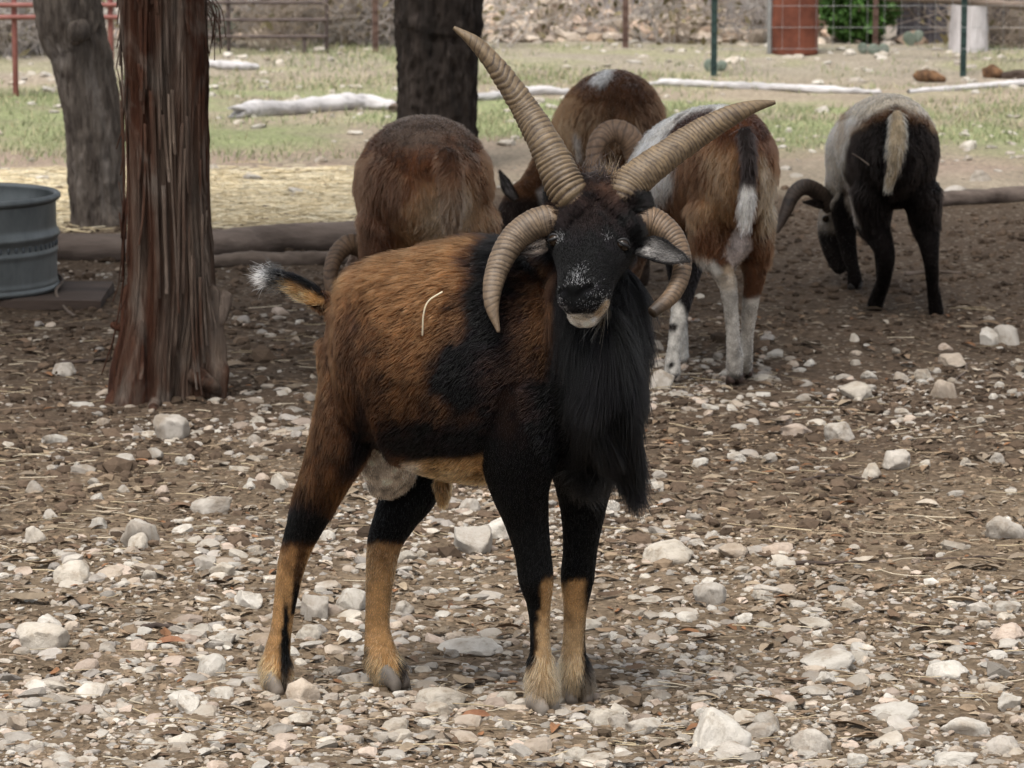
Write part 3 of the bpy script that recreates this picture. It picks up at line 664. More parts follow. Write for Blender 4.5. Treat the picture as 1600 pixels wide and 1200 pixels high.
def fur(name, parent, V, N, T, n, dens, length, flow, lift, col, rad, seed, droop=0.25, wav=0.3, var=0.28, K=5, mat=None, nf=22, salt=None, saltcol=(.5, .5, .51), agouti=True):
    r = np.random.default_rng(seed)
    a, b, c = V[T[:, 0]], V[T[:, 1]], V[T[:, 2]]
    A = np.linalg.norm(np.cross(b - a, c - a), axis=1) * dens[T].mean(1); A = A / A.sum()
    ti = r.choice(len(T), n, p=A); w = r.random((n, 2)); sw = w.sum(1) > 1; w[sw] = 1 - w[sw]
    w = np.stack([1 - w.sum(1), w[:, 0], w[:, 1]], 1); tv = T[ti]
    I = lambda X: (X[tv] * (w[..., None] if X.ndim == 2 else w)).sum(1)
    p = I(V); nn = nrm(I(N)); L = I(length) * r.uniform(.65, 1.25, n); f = nrm(I(flow)); lf = I(lift); cc = I(col)
    if salt is not None: cc = np.where((r.random(n) < I(salt))[:, None], np.array(saltcol)[None], cc)
    f = f + wav * vec_noise(p, nf, seed) + wav * 0.9 * vec_noise(p, nf * 3.5, seed + 9) + wav * .7 * vec_noise(p, nf * 8, seed + 19) + r.normal(size=(n, 3)) * .12
    f = nrm(f - nn * (f * nn).sum(1, keepdims=True))
    lf = np.clip(lf * r.uniform(.6, 1.4, n), 0, 1)[:, None]
    d0 = nrm(f * (1 - lf) + nn * lf); d1 = nrm(f + nn * lf * .35 + np.array([0, 0, -droop]))
    t = np.linspace(0, 1, K)[None, :, None]; Lx = L[:, None, None]
    pos = (p - nn * np.minimum(.0015, L * .08)[:, None])[:, None] + Lx * (d0[:, None] * (t - t * t / 2) + d1[:, None] * (t * t / 2))
    rr = np.repeat((rad * r.uniform(.7, 1.2, n))[:, None] * (1 - .8 * np.linspace(0, 1, K) ** 1.5)[None], 1, 0)
    cv = cc * (r.uniform(1 - var, 1 + var, n))[:, None]
    return curves(name, parent, pos, rr, cv, mat or M_HAIR, agouti)
def curves(name, parent, pos, rr, cv, mat, agouti=False):
    n, K = pos.shape[:2]; h = bpy.data.hair_curves.new(name); h.add_curves([K] * n)
    h.position_data.foreach_set('vector', pos.astype(np.float32).ravel())
    a = h.attributes.get('radius') or h.attributes.new('radius', 'FLOAT', 'POINT'); a.data.foreach_set('value', rr.astype(np.float32).ravel())
    # agouti hair: dark at the root, lighter towards the tip
    g = np.linspace(.35, 1.65, K)[None, :, None] if agouti else np.ones((1, K, 1)); cv = (cv[:, None] * g).reshape(-1, 3)
    a = h.attributes.new('coat', 'FLOAT_COLOR', 'POINT'); c = np.ones((n * K, 4), np.float32); c[:, :3] = np.clip(cv, .0012, .95); a.data.foreach_set('color', c.ravel())
    h.materials.append(mat); o = bpy.data.objects.new(name, h); COL.objects.link(o); o.parent = parent; return o

M_HORN = mat_attr('horn_keratin', 0.55, 160, 0.3, 0.35, 0.003, 0.4)
def horn(parent, pts, rad, rings, seed, origin, side=(0, 1, 0), amp=.055, tipdark=False, label=None, flat=1.0, keel=0.0, c_hi=(.185, .130, .073), c_lo=(.042, .027, .017)):
    m = 40; p = catmull(pts, m); r = catmull(np.array(rad, float)[:, None], m)[:, 0]; L = np.concatenate([[0], np.cumsum(np.linalg.norm(np.diff(p, axis=0), axis=1))]); L /= L[-1]
    t, s, n = frames(p, side); seg = 40; a = np.linspace(0, 2 * np.pi, seg, endpoint=False); A, Ls = np.meshgrid(a, L)
    # irregular growth rings, tilted round the horn and fading to the tip
    ph = (Ls + .35 * Ls * (1 - Ls)) * rings + .45 * np.cos(A - 1.0) + 1.15 * vn(np.stack([Ls * 8, np.cos(A) * .6, np.sin(A) * .6], -1), 1.0, seed)
    fr = ph % 1.0; hgt = np.where(fr < .78, np.sin(np.clip(fr / .78, 0, 1) * np.pi) ** .5, 0.0); fade = sstep(1.0, .72, Ls)
    ringr = .35 + 1.0 * (_h(np.floor(ph).astype(np.int64), np.int64(3), np.int64(5), seed))
    k = 1 + amp * (hgt * ringr - .5) * (.2 + .8 * fade) * 1.6 + .02 * vn(np.stack([Ls * 60, np.cos(A) * 3, np.sin(A) * 3], -1), 1.0, seed + 3)
    k = k + amp * .22 * np.sin(ph * 2 * np.pi * 3.3 + 2 * vn(np.stack([Ls * 30, np.cos(A), np.sin(A)], -1), 1.0, seed + 31)) * fade + .025 * vn(np.stack([Ls * 5, np.cos(A) * 1.2, np.sin(A) * 1.2], -1), 1.0, seed + 41)
    k = k * (1 + keel * np.exp(-(1 - np.cos(A - math.pi * .5)) * 9))
    R = r[:, None] * k
    V = p[:, None] + s[:, None] * (np.cos(A) * R * flat)[..., None] + n[:, None] * (np.sin(A) * R)[..., None]
    V = V.reshape(-1, 3) - origin; R_ = len(p); i = np.arange(R_ - 1)[:, None] * seg; j = np.arange(seg)[None]; kk = (j + 1) % seg
    F = np.stack([i + j, i + kk, i + seg + kk, i + seg + j], -1).reshape(-1, 4)
    e = (R_ - 1) * seg; jj = np.arange(1, seg - 2, 2); F = np.vstack([F, np.stack([e + 0 * jj, e + jj, e + jj + 1, e + (jj + 2) % seg], -1)])
    # keratin colour: noisy growth-ring bands; grooves darkened for dirt and ridge shadow
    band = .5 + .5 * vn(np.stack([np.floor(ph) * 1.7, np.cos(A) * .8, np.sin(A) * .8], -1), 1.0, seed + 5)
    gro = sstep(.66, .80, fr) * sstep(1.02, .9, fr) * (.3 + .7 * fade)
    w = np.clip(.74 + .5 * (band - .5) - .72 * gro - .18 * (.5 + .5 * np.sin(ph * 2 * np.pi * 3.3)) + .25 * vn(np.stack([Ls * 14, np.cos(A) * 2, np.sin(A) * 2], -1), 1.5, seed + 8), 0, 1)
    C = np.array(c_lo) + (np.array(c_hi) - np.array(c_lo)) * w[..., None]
    if tipdark: C = C * (1 - .75 * sstep(.86, .99, Ls))[..., None]
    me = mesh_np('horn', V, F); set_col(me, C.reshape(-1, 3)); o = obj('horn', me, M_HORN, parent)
    if label: o['label'] = label
    return o
def ear(parent, base, tip, face, width, origin, c_in, c_out, c_rim, seed, name='ear', cup=.35):
    base, tip = np.array(base, float), np.array(tip, float); ax = tip - base; L = np.linalg.norm(ax); ax /= L; f = nrm(np.array(face, float)); f = nrm(f - ax * (f @ ax)); s = np.cross(ax, f)
    nu, nv = 22, 15; u = np.linspace(0, 1, nu); v = np.linspace(-1, 1, nv); U, Vv = np.meshgrid(u, v, indexing='ij')
    wd = width * np.clip(np.sin(np.clip(U * .90 + .10, 0, 1) * np.pi) ** .6 * (1 + .10 * np.sin(U * 9 + Vv * 2)), .03, 1) * (1 - .25 * U)
    P = base + ax * (U * L)[..., None] + s * (Vv * wd)[..., None] + f * (cup * wd * (Vv ** 2 - .6) + .012 * np.sin(U * 3))[..., None]
    P = P + f * (.0035 * np.sin(Vv * 7 + U * 2) * np.sin(U * np.pi))[..., None]
    i = np.arange(nu - 1)[:, None] * nv + np.arange(nv - 1)[None]; F = np.stack([i, i + 1, i + nv + 1, i + nv], -1).reshape(-1, 4)
    F1 = F; V1 = P.reshape(-1, 3); V2 = (P - f * .004).reshape(-1, 3); nV = len(V1)
    rim = np.concatenate([np.arange(nv), np.arange(1, nu) * nv + nv - 1, (nu - 1) * nv + np.arange(nv - 2, -1, -1), np.arange(nu - 2, 0, -1) * nv]); r2 = np.roll(rim, -1)
    F = np.vstack([F1, F1[:, ::-1] + nV, np.stack([rim, r2, r2 + nV, rim + nV], -1)[:, ::-1]])
    edge = sstep(.52, .86, np.maximum(np.abs(Vv), sstep(.75, 1, U)) + .06 * vn(P, 90, seed)); q = np.clip(.8 + .35 * vn(P, 120, seed), .4, 1.1)
    fold = sstep(.25, .0, np.abs(Vv - .1 + .25 * U)) * sstep(.2, .5, U) * sstep(.98, .8, U) * .8 + .5 * sstep(.2, .7, vn(P * np.array([1, 1, 3]), 70, seed + 6))
    Ci = np.array(c_in) * np.clip(q + .5 * vn(P * np.array([.6, 1, 2.5]), 160, seed + 12), .25, 1.2)[..., None] * (1 - fold)[..., None]; Ci = Ci + (np.array(c_rim) - Ci) * edge[..., None]
    C = np.vstack([Ci.reshape(-1, 3), np.tile(np.array(c_out), (nV, 1))]); me = mesh_np('ear', np.vstack([V1, V2]) - origin, F); set_col(me, C * .8); eo = obj(name, me, M_SKIN, parent)
    r = np.random.default_rng(seed); m = 1500; iu = r.uniform(0, nu - 1.01, m); iv = r.uniform(0, nv - 1.01, m); a, b = iu.astype(int), iv.astype(int); fa, fb = (iu - a)[:, None], (iv - b)[:, None]
    bl_ = lambda X: (X[a, b] * (1 - fa) + X[a + 1, b] * fa) * (1 - fb) + (X[a, b + 1] * (1 - fa) + X[a + 1, b + 1] * fa) * fb
    p = bl_(P) - origin; cc = bl_(Ci) * r.uniform(.5, 1.6, m)[:, None]; cc[r.random(m) < .18] = c_rim
    dd = nrm(ax * .9 + s * (r.normal(0, .35, m) - .5 * np.sign(iv - nv / 2) * .6)[:, None] + f * r.uniform(.15, .6, m)[:, None]); t_ = np.linspace(0, 1, 4)[None, :, None]
    curves('ear_hair', eo, p[:, None] + dd[:, None] * t_ * (width * r.uniform(.25, .65, m))[:, None, None], np.repeat(.0004 * (1 - .7 * np.linspace(0, 1, 4))[None], m, 0), cc, M_HAIR); return eo
def hoof(parent, foot, fwd, size, col, origin):
    """two claws side by side"""
    fwd = nrm(np.array([fwd[0], fwd[1], 0.])); sd = np.array([-fwd[1], fwd[0], 0]); P = []
    for q in (-1, 1):
        c = np.array(foot) + sd * q * size * .43
        pts = [c - fwd * size * .3 + [0, 0, size * .75], c + fwd * size * .05 + [0, 0, size * .6], c + fwd * size * .40 + [0, 0, size * .28], c + fwd * size * .50 + [0, 0, size * .02]]
        P.append(tube(catmull(pts, 5), np.linspace(.40, .36, 16) * size, np.linspace(.70, .26, 16) * size, sd, 14))
    V, F = join(P); V[:, 2] = np.maximum(V[:, 2], foot[2] - .004); me = mesh_np('hoof', V - origin, F); c = np.array(col) * (1 + .3 * vn(V, 120, 2))[:, None]; set_col(me, np.clip(c, .01, 1)); return obj('hoof', me, M_NOSE, parent)
M_EYE = mat_simple('dark_eye', (.010, .006, .003), (.026, .014, .006), 30, .06, 0.0)
def eye(parent, c, r, origin, name='eye'):
    V, F = tube(np.array(c) + np.linspace(-1, 1, 15)[:, None] * np.array([0, r, 0]), r * np.sqrt(np.clip(1 - np.linspace(-1, 1, 15) ** 2, .001, 1)), r * np.sqrt(np.clip(1 - np.linspace(-1, 1, 15) ** 2, .001, 1)), (1, 0, 0), 16)
    return obj(name, mesh_np('eye', V - origin, F), M_EYE, parent)

# ------------------------------------------------------------------ the four-horned ram in front
def build_ram():
    org = np.array([G(690, 1092)[0], 6.47, 0.0])
    ram = thing('four_horned_ram', 'black and brown four-horned ram standing in front facing the camera', 'ram', org)
    hd = math.radians(20); ax = np.array([math.cos(hd), -math.sin(hd), 0]); lat = np.array([math.sin(hd), math.cos(hd), 0])
    YB = lambda px: 6.41 + ((880 - px) / 914 * .97) * math.tan(hd)
    k = 1 / 914
    parts = []; sk = []
    def add(pts, rs, rn, side, m=8, seg=20, key='body'):
        p = catmull(pts, m); a = catmull(np.array(rs, float)[:, None], m)[:, 0]; b = catmull(np.array(rn, float)[:, None], m)[:, 0]
        parts.append(tube(p, a, b, side, seg)); sk.append((key, p, (a + b) / 2)); return p
    # trunk: (px, top, bottom, half width m)
    sec = [(532, 510, 630, .05), (552, 468, 668, .095), (574, 436, 700, .138), (614, 402, 716, .162), (660, 386, 738, .176), (710, 377, 752, .18), (760, 374, 758, .172), (810, 392, 762, .148), (852, 430, 758, .125), (885, 490, 735, .09)]
    add([W(a, (t + b) / 2, YB(a)) for a, t, b, w in sec], [w for *_, w in sec], [(b - t) / 2 * k for a, t, b, w in sec], lat, 8, 32)
    # haunch and near hind leg
    yh = 6.53 - .07
    def leg(pts, key, side=lat):       # (px, py, Y, r_side, r_fwd)
        add([W(a, b, y) for a, b, y, *_ in pts], [q[3] for q in pts], [q[4] for q in pts], side, 8, 18, key)
    leg([(558, 495, 6.55, .05, .050), (557, 555, 6.53, .06, .059), (552, 620, 6.508, .062, .062), (532, 690, 6.495, .055, .056), (509, 745, 6.49, .044, .044), (487, 795, 6.495, .034, .037), (467, 845, 6.505, .026, .0285), (455, 885, 6.51, .021, .025), (447, 930, 6.51, .0175, .0215), (440, 980, 6.508, .0165, .0195), (433, 1020, 6.505, .019, .024), (431, 1042, 6.50, .022, .027), (434, 1062, 6.49, .023, .026)], 'hind_near')
    leg([(640, 640, 6.66, .05, .075), (648, 710, 6.65, .046, .068), (643, 760, 6.63, .040, .054), (620, 805, 6.61, .034, .040), (602, 845, 6.60, .028, .032), (595, 890, 6.585, .0235, .027), (591, 940, 6.575, .0195, .023), (590, 985, 6.565, .0195, .0235), (595, 1020, 6.55, .026, .030), (604, 1042, 6.54, .0265, .030), (612, 1057, 6.53, .024, .029)], 'hind_far')
    # forelegs
    leg([(805, 600, 6.36, .06, .10), (808, 690, 6.36, .055, .08), (812, 760, 6.365, .042, .054), (822, 810, 6.37, .032, .040), (832, 860, 6.37, .027, .032), (838, 908, 6.37, .0265, .0305), (842, 945, 6.372, .0175, .0215), (844, 990, 6.373, .0145, .018), (845, 1030, 6.372, .0165, .0205), (846, 1058, 6.37, .022, .026), (848, 1082, 6.365, .025, .027)], 'fore_near')
    leg([(905, 640, 6.44, .05, .085), (910, 720, 6.45, .044, .062), (911, 790, 6.45, .033, .042), (907, 850, 6.45, .0265, .031), (902, 905, 6.45, .026, .029), (899, 950, 6.45, .0185, .0215), (897, 990, 6.45, .0165, .020), (896, 1025, 6.448, .0195, .023), (899, 1050, 6.445, .025, .028), (903, 1073, 6.44, .026, .028)], 'fore_far')
    # neck
    add([W(815, 545, 6.46), W(862, 470, 6.45), W(905, 405, 6.43), W(935, 355, 6.40)], [.125, .10, .08, .065], [.14, .11, .085, .07], lat, 8, 24, 'neck')
    add([W(922, 430, 6.38), W(926, 520, 6.36), W(922, 610, 6.35), W(915, 690, 6.37)], [.068, .080, .078, .055], [.075, .085, .08, .055], (1, 0, 0), 8, 22, 'chest')
    # mane core hanging from the throat
    add([W(937, 500, 6.30), W(945, 590, 6.285), W(956, 660, 6.285), W(974, 715, 6.29), W(988, 748, 6.295)], [.042, .050, .038, .020, .009], [.04, .045, .036, .02, .009], (1, 0, 0), 8, 18, 'mane')
    # head
    hx = nrm(np.array([.98, -.17, -.10])); P0 = W(937, 296, 6.375); P1 = W(909, 468, 6.195); hl = P1 - P0
    hn = nrm(np.cross(hx, hl)); hn = hn if hn[2] > 0 else -hn
    H = lambda t, u, v: P0 + hl * t + hx * u + hn * v
    EYE = {1: H(.455, .0515, -.0060), -1: H(.455, -.0615, -.0155)}
    add([H(-.04, 0, -.035), H(.10, 0, -.03), H(.24, 0, -.034), H(.36, 0, -.036), H(.52, 0, -.030), H(.70, 0, -.024), H(.84, 0, -.020), H(.95, 0, -.020), H(1.01, 0, -.021)],
        [.052, .068, .075, .076, .063, .050, .0455, .043, .033], [.055, .062, .062, .058, .048, .039, .034, .031, .022], hx, 6, 24, 'head')
    add([H(.22, 0, -.095), H(.45, 0, -.090), H(.68, 0, -.070), H(.88, .002, -.056), H(1.015, .0, -.050)], [.045, .05, .041, .035, .026], [.045, .045, .032, .021, .016], hx, 6, 18, 'jaw')
    # brows, muzzle wings, nose bridge
    for s in (-1, 1):
        add([H(.20, s * .062, -.016), H(.30, s * .070, -.012), H(.37, s * .070, -.018)], [.012, .014, .009], [.012, .014, .009], hx, 4, 10, 'head')
        add([H(.86, s * .020, -.004), H(.95, s * .024, -.006), H(1.0, s * .020, -.012)], [.014, .016, .011], [.012, .014, .010], hx, 4, 10, 'head')
        add([H(.03, s * .040, -.01), H(.10, s * .058, -.01)], [.036, .036], [.036, .036], hx, 4, 12, 'head')
    # scrotum, sheath, tail
    sY = 6.57
    add([W(608, 690, sY), W(603, 730, sY), W(598, 760, sY)], [.046, .045, .03], [.046, .045, .03], lat, 6, 16, 'scrotum')
    add([W(618, 700, sY + .03), W(622, 740, sY + .03), W(615, 765, sY + .03)], [.036, .036, .022], [.036, .036, .022], lat, 6, 14, 'scrotum')
    add([W(575, 700, 6.56), W(592, 735, 6.56)], [.03, .03], [.03, .03], lat, 5, 12, 'scrotum')
    add([W(692, 755, 6.5), W(692, 786, 6.5)], [.016, .010], [.016, .010], lat, 5, 10, 'sheath')
    add([W(520, 480, 6.56), W(488, 462, 6.56), W(462, 446, 6.555), W(436, 434, 6.55), (W(416, 431, 6.55))], [.015, .016, .014, .011, .006], [.017, .019, .016, .012, .006], (0, 1, 0), 6, 14, 'tail')
    me = fuse(parts, .0045, 7)
    V = get_v(me)
    keys = [s[0] for s in sk]; pid, tan, tt = nearest_part(V, [(s[1], s[2]) for s in sk]); key = np.array(keys)[pid]
    isk = lambda *a: np.isin(key, a)
    # sculpt: nostrils, mouth line, eye sockets
    Lh = np.linalg.norm(hl); ht = ((V - P0) @ nrm(hl)) / Lh; hu = (V - P0) @ hx; hv = (V - P0) @ hn
    def segd(a, b):
        a, b = np.array(a, float), np.array(b, float); P2 = np.stack([hu, ht * Lh], -1); a[1] *= Lh; b[1] *= Lh; e = b - a; t = np.clip(((P2 - a) @ e) / (e @ e), 0, 1); return np.linalg.norm(P2 - a - t[:, None] * e, axis=1)
    slit = np.minimum(segd((.0075, .985), (.025, .925)), segd((-.0075, .985), (-.025, .925))); phil = segd((0, .985), (0, 1.05)); nosem = np.isin(key, ('head',)) * np.maximum(np.exp(-(slit / .0050) ** 2), np.exp(-(phil / .0030) ** 2)) * (hv > -.07)
    pad = np.isin(key, ('head',)) * sstep(.016, .010, np.abs(hu) - .0) * sstep(.925, .95, ht + .9 * np.abs(hu)) * sstep(1.01, .99, ht)
    def dent(c, r, d, sx=1, sy=1):
        q = V - c; a = (q @ hx) / sx; b = (q @ nrm(hl)) / sy; w = (q @ hn); e = np.exp(-((a ** 2 + b ** 2 + (w * .7) ** 2) / r ** 2)); return e[:, None] * d
    dv = 0
    for s in (-1, 1):
        dv = dv - nrm(hn + nrm(hl) * .5) * (.0035 * np.exp(-(slit / .0055) ** 2) * isk('head') * (hv > -.07))[:, None]
        dv = dv - nrm(hx * s + hn * 1.2) * dent(EYE[s] + hx * s * .006 + hn * .006, .0125, .0055, 1, .7)
        dv = dv + hn * dent(H(.24, s * .066, -.010), .016, .005)
    dv = dv - nrm(hl) * dent(H(1.03, 0, -.042), .012, .006, 2.6, 1)
    V = V + dv * isk('head', 'jaw')[:, None]
    me.vertices.foreach_set('co', V.astype(np.float32).ravel()); me.update(); N = get_n(me); T = get_t(me)
    u, v = proj(V)
    # ---------------- coat colours (pigment of the animal itself)
    nz = fbm(V, 26, 3, 4); nz2 = fbm(V, 90, 2, 7)
    brown = np.array([.060, .0252, .0092]) ; dbrown = np.array([.024, .0102, .0050]); black = np.array([.0024, .0021, .0025]); tanc = np.array([.37, .205, .085]); pale = np.array([.52, .42, .32])
    C = np.empty((len(V), 3)); C[:] = brown
    def lay(col, m): 
        m = np.clip(m, 0, 1)[:, None]; C[:] = C + (np.array(col) - C) * m
    body = isk('body', 'neck', 'chest', 'hind_near', 'hind_far', 'fore_near', 'fore_far')
    def region(poly, soft, wob): return sstep(soft, -soft, poly_sd(u, v, poly) + wob * nz + wob * .3 * nz2)
    lay(brown * 1.2, region([(560, 420), (700, 385), (735, 420), (700, 520), (640, 640), (560, 600)], 60, 25) * .7)
    lay(dbrown, region([(440, 480), (505, 440), (520, 500), (490, 600), (478, 700), (440, 700)], 25, 18) * .75)
    lay(dbrown, region([(520, 400), (600, 360), (700, 350), (780, 350), (770, 372), (690, 384), (610, 402), (560, 440)], 14, 12) * .8)
    lay(dbrown, region([(540, 640), (600, 620), (700, 640), (760, 600), (780, 740), (560, 720)], 60, 35) * .95)
    lay(dbrown * 1.2, region([(480, 500), (540, 470), (585, 520), (600, 620), (560, 690), (500, 640)], 40, 40) * .75); lay(dbrown, region([(500, 600), (560, 560), (580, 680), (560, 720), (500, 740), (480, 800), (450, 820), (455, 760)], 22, 18) * .5)
    blk = region([(768, 340), (745, 400), (715, 440), (708, 490), (690, 530), (668, 545), (662, 600), (680, 640), (740, 650), (752, 700), (765, 780), (870, 800), (1030, 800), (1030, 300)], 24, 30)
    lay(black * 1.05, blk)
    lay(dbrown * 1.1, region([(800, 470), (830, 430), (865, 430), (872, 560), (830, 600), (795, 560)], 22, 30) * .8)
    lay(brown * .7, region([(838, 400), (866, 410), (870, 560), (845, 590), (828, 520)], 14, 16) * .75)
    lay(dbrown, region([(750, 560), (830, 560), (830, 640), (790, 700), (755, 640)], 35, 30) * .4)
    lay(brown * .7, region([(992, 400), (1015, 420), (1008, 520), (992, 540), (985, 470)], 8, 8) * .8)
    lay(black, region([(560, 668), (600, 664), (650, 662), (700, 640), (770, 640), (775, 745), (640, 740), (600, 722), (566, 712)], 22, 26) * .97)
    lay(black, region([(560, 610), (572, 640), (575, 700), (555, 750), (525, 740), (545, 700)], 12, 10) * .85)
    lay(black * 1.6, region([(548, 485), (563, 490), (566, 510), (552, 515)], 8, 6) * .8)
    under = region([(630, 722), (770, 712), (785, 790), (690, 800), (640, 760)], 8, 8)
    lay(tanc, under * isk('body')); lay(pale, under * isk('body') * sstep(672, 640, u))
    lay(tanc * .8, isk('sheath') * 1.0)
    # legs
    L = isk('hind_near'); q = nz * 24 + nz2 * 12
    lay(black, L * sstep(735, 790, v + q + (470 - u) * .35)); lay(tanc, L * sstep(846, 858, v + q * .6 + (u - 465) * .12))
    lay(black, L * sstep(9, 3, np.abs(u - (473 - (v - 850) * .145)) + q * .2) * sstep(845, 852, v) * (v < 960)); lay(black, L * sstep(9, 4, np.abs(u - (447 - (v - 950) * .03)) + q * .2) * (v >= 930) * sstep(925, 955, v))
    L = isk('hind_far'); lay(black, L * 1.0); lay(tanc, L * sstep(846, 858, v + q * .6 - (u - 595) * .16)); lay(black * 1.5, L * sstep(7, 3, np.abs(u - 628) + q * .2) * sstep(985, 1010, v)); lay(black * 1.5, L * sstep(1008, 1014, v) * sstep(580, 572, u) * .8)
    L = isk('fore_near'); lay(black, L * sstep(690, 740, v)); lay(tanc, L * sstep(898, 916, v + q * .6) * sstep(-5, 5, u - (846 - (v - 905) * .03) + q * .35)); lay(tanc, L * sstep(1040, 1052, v + q) * sstep(850, 842, u))
    L = isk('fore_far'); lay(black, L * sstep(650, 700, v)); lay(tanc, L * sstep(898, 914, v + q * .6) * sstep(921, 911, u + (v - 905) * .05 + q * .25)); lay(np.array([.48, .34, .19]), isk('fore_near', 'fore_far') * sstep(930, 1010, v + q) * (C[:, 0] > .15) * .55); lay(black * 2, L * sstep(1048, 1070, v + q) * .45); lay(np.array([.16, .075, .03]), isk('hind_near', 'hind_far') * sstep(930, 850, v + q) * sstep(840, 860, v) * .6); lay(np.array([.10, .075, .05]), isk('hind_near', 'hind_far', 'fore_near', 'fore_far') * sstep(1030, 1085, v + q) * .6)
    lay(np.array([.64, .53, .42]), isk('scrotum') * 1.0)
    tl = isk('tail'); lay(black, tl); lay(tanc * 1.15, tl * sstep(-.45, .05, -N[:, 2] + .2 * nz) * sstep(440, 458, u)); lay((.7, .68, .64), tl * sstep(422, 412, u + nz * 8))
    # head
    hdk = isk('head', 'jaw'); lay(black, hdk * 1.0)
    ht = ((V - P0) @ nrm(hl)) / np.linalg.norm(hl); hu = (V - P0) @ hx; hv = (V - P0) @ hn
    lay(np.array([.020, .0095, .0060]), hdk * np.exp(-((ht - .12) / .16) ** 2 - ((hu - .005) / .045) ** 2) * np.clip(.8 + nz, 0, 1)); lay(black * 1.5, hdk * sstep(.02, -.06, ht) * .7)
    lay(np.array([.009, .005, .004]), hdk * np.exp(-((ht - .36) / .12) ** 2 - (hu / .05) ** 2) * .5)
    gry = np.array([.42, .42, .43])
    salt = hdk * np.clip(.95 * np.exp(-((ht - .85) / .075) ** 2 - (hu / .0105) ** 2) + .24 * np.exp(-((ht - .97) / .085) ** 2 - ((np.abs(hu) - .028) / .018) ** 2) + .13 * np.exp(-((ht - 1.0) / .05) ** 2) , 0, 1) * (hv > -.05) * (1 - np.clip(nosem * 1.3 + pad, 0, 1))
    for s in (-1, 1):
        salt = np.clip(salt + hdk * .6 * np.exp(-((ht - .475) / .028) ** 2 - ((hu - (.035 if s > 0 else -.045)) / .0065) ** 2), 0, 1)
        lay((.008, .008, .009), hdk * np.exp(-((ht - .975) / .035) ** 2 - ((hu - s * .021) / .009) ** 2) * 1.0)
    lip = np.exp(-(((V - H(1.03, 0, -.042)) @ nrm(hl + hn * -.0)) / .01) ** 2)
    chin = hdk * sstep(488, 492, v + nz * 3) * sstep(.052, .038, np.abs(hu + .004)) ; lay((.74, .67, .57), chin)
    lay((.52, .38, .24), hdk * sstep(9, 4, poly_sd(u, v, [(930, 492), (948, 472), (950, 478), (936, 494)]) + 4) * 1.0)
    lay((.01, .009, .009), hdk * sstep(6.0, 2.5, np.abs(v - (485 + ((u - 905) / 24) ** 2 * -3.0))) * sstep(.045, .035, np.abs(hu)) * (v > 470) * .9)
    lay(black, isk('mane', 'jaw') * (v > 512) * 1.0); lay(black, isk('mane') * 1.0); lay(black, isk('chest') * sstep(860, 885, u + nz * 20))
    C = C * np.clip(1 + .85 * nz2 + .6 * fbm(V * np.array([1, 1, 1.6]), 55, 2, 91) + .3 * nz, .25, 2.2)[:, None] ** np.where(isk('hind_near', 'hind_far', 'fore_near', 'fore_far') & (v > 790), .35, 1.0)[:, None]
    C = np.clip(C, .003, .9)
    V_ = V - org; me.vertices.foreach_set('co', V_.astype(np.float32).ravel()); me.update(); set_col(me, C * .6); me.name = 'body'
    obj('body', me, M_SKIN, ram)
    # ---------------- fur
    down = np.array([0, 0, -1.0])
    flow = np.zeros_like(V); flow[:] = -ax * .8 + down * .55
    rw = (sstep(620, 530, u) * isk('body'))[:, None]; flow = flow * (1 - rw) + (down - ax * .05) * rw
    flow[isk('neck')] = -ax * .45 + down * .8; flow[isk('chest', 'mane')] = down + np.array([.06, 0, 0])
    lg = isk('hind_near', 'hind_far', 'fore_near', 'fore_far'); flow[lg] = down - ax * .15
    hq = isk('head', 'jaw'); flow[hq] = -nrm(hl) + hx * np.sign(hu[hq])[:, None] * .35
    flow[isk('tail')] = nrm(W(416, 431, 6.55) - W(520, 480, 6.56)); flow[isk('scrotum', 'sheath')] = down
    ln = np.full(len(V), .0135); ln[hq] = .0048; ln[lg] = .009; ln[lg & (v > 905) & (v < 1005)] = .0055; ln[isk('scrotum')] = .005; ln[isk('tail')] = .022
    ln[isk('hind_near') & (v < 800)] = .020; ln[lg & (v > 1020)] = .019; ln[isk('neck')] = .03; ln[isk('chest')] = .04
    ln = ln + .016 * (isk('body') * sstep(.2, .9, N[:, 2])) + .008 * (isk('hind_near') * sstep(620, 720, v) * sstep(800, 740, v) * sstep(505, 480, u))
    ln[hq & (ht < .17)] = .015; ln[hq & (ht < .30) & (np.abs(hu) > .05)] = .010
    roots = np.array([W(895, 316, 6.35), W(968, 320, 6.35), W(868, 349, 6.345), W(993, 349, 6.345)]); near = np.linalg.norm(V[:, None] - roots[None], axis=2).min(1) < .052
    ln[hq & near] = .014
    lift = np.full(len(V), .30); lift[hq] = .25; lift[hq & near] = .55; lift[lg] = .18; lift[lg & (v > 1020)] = .38; lift[isk('body') & (N[:, 2] > .4)] = .42; lift[isk('mane')] = .2
    dens = np.ones(len(V)); dens[hq] = 3.4; dens[lg & (v > 780)] = 1.3; dens[isk('mane', 'chest')] = .8
    nose = hdk_ = hq & (ht > .93); dens[nose] = 2.2; ln[nose] = .003; dens = dens * (1 - np.clip(nosem * 1.4 + pad, 0, 1) * hq)
    for s in (-1, 1): dens[hq & (np.linalg.norm(V - EYE[s], axis=1) < .0135)] = 0.0
    fur('fur', ram, V_, N, T, 230000, dens, ln, flow, lift, C, .00042, 1, salt=salt, var=.6)
    # long mane on throat and chest
    md = (isk('mane') * 1.0 + isk('chest') * .75 * (u > 850) + isk('neck') * .25 * (v > 430)) * (1.0 + 0 * u)
    mf = np.zeros_like(V); mf[:] = down; mf[:, 0] += np.where(v > 600, .28, .03) * sstep(880, 960, u)
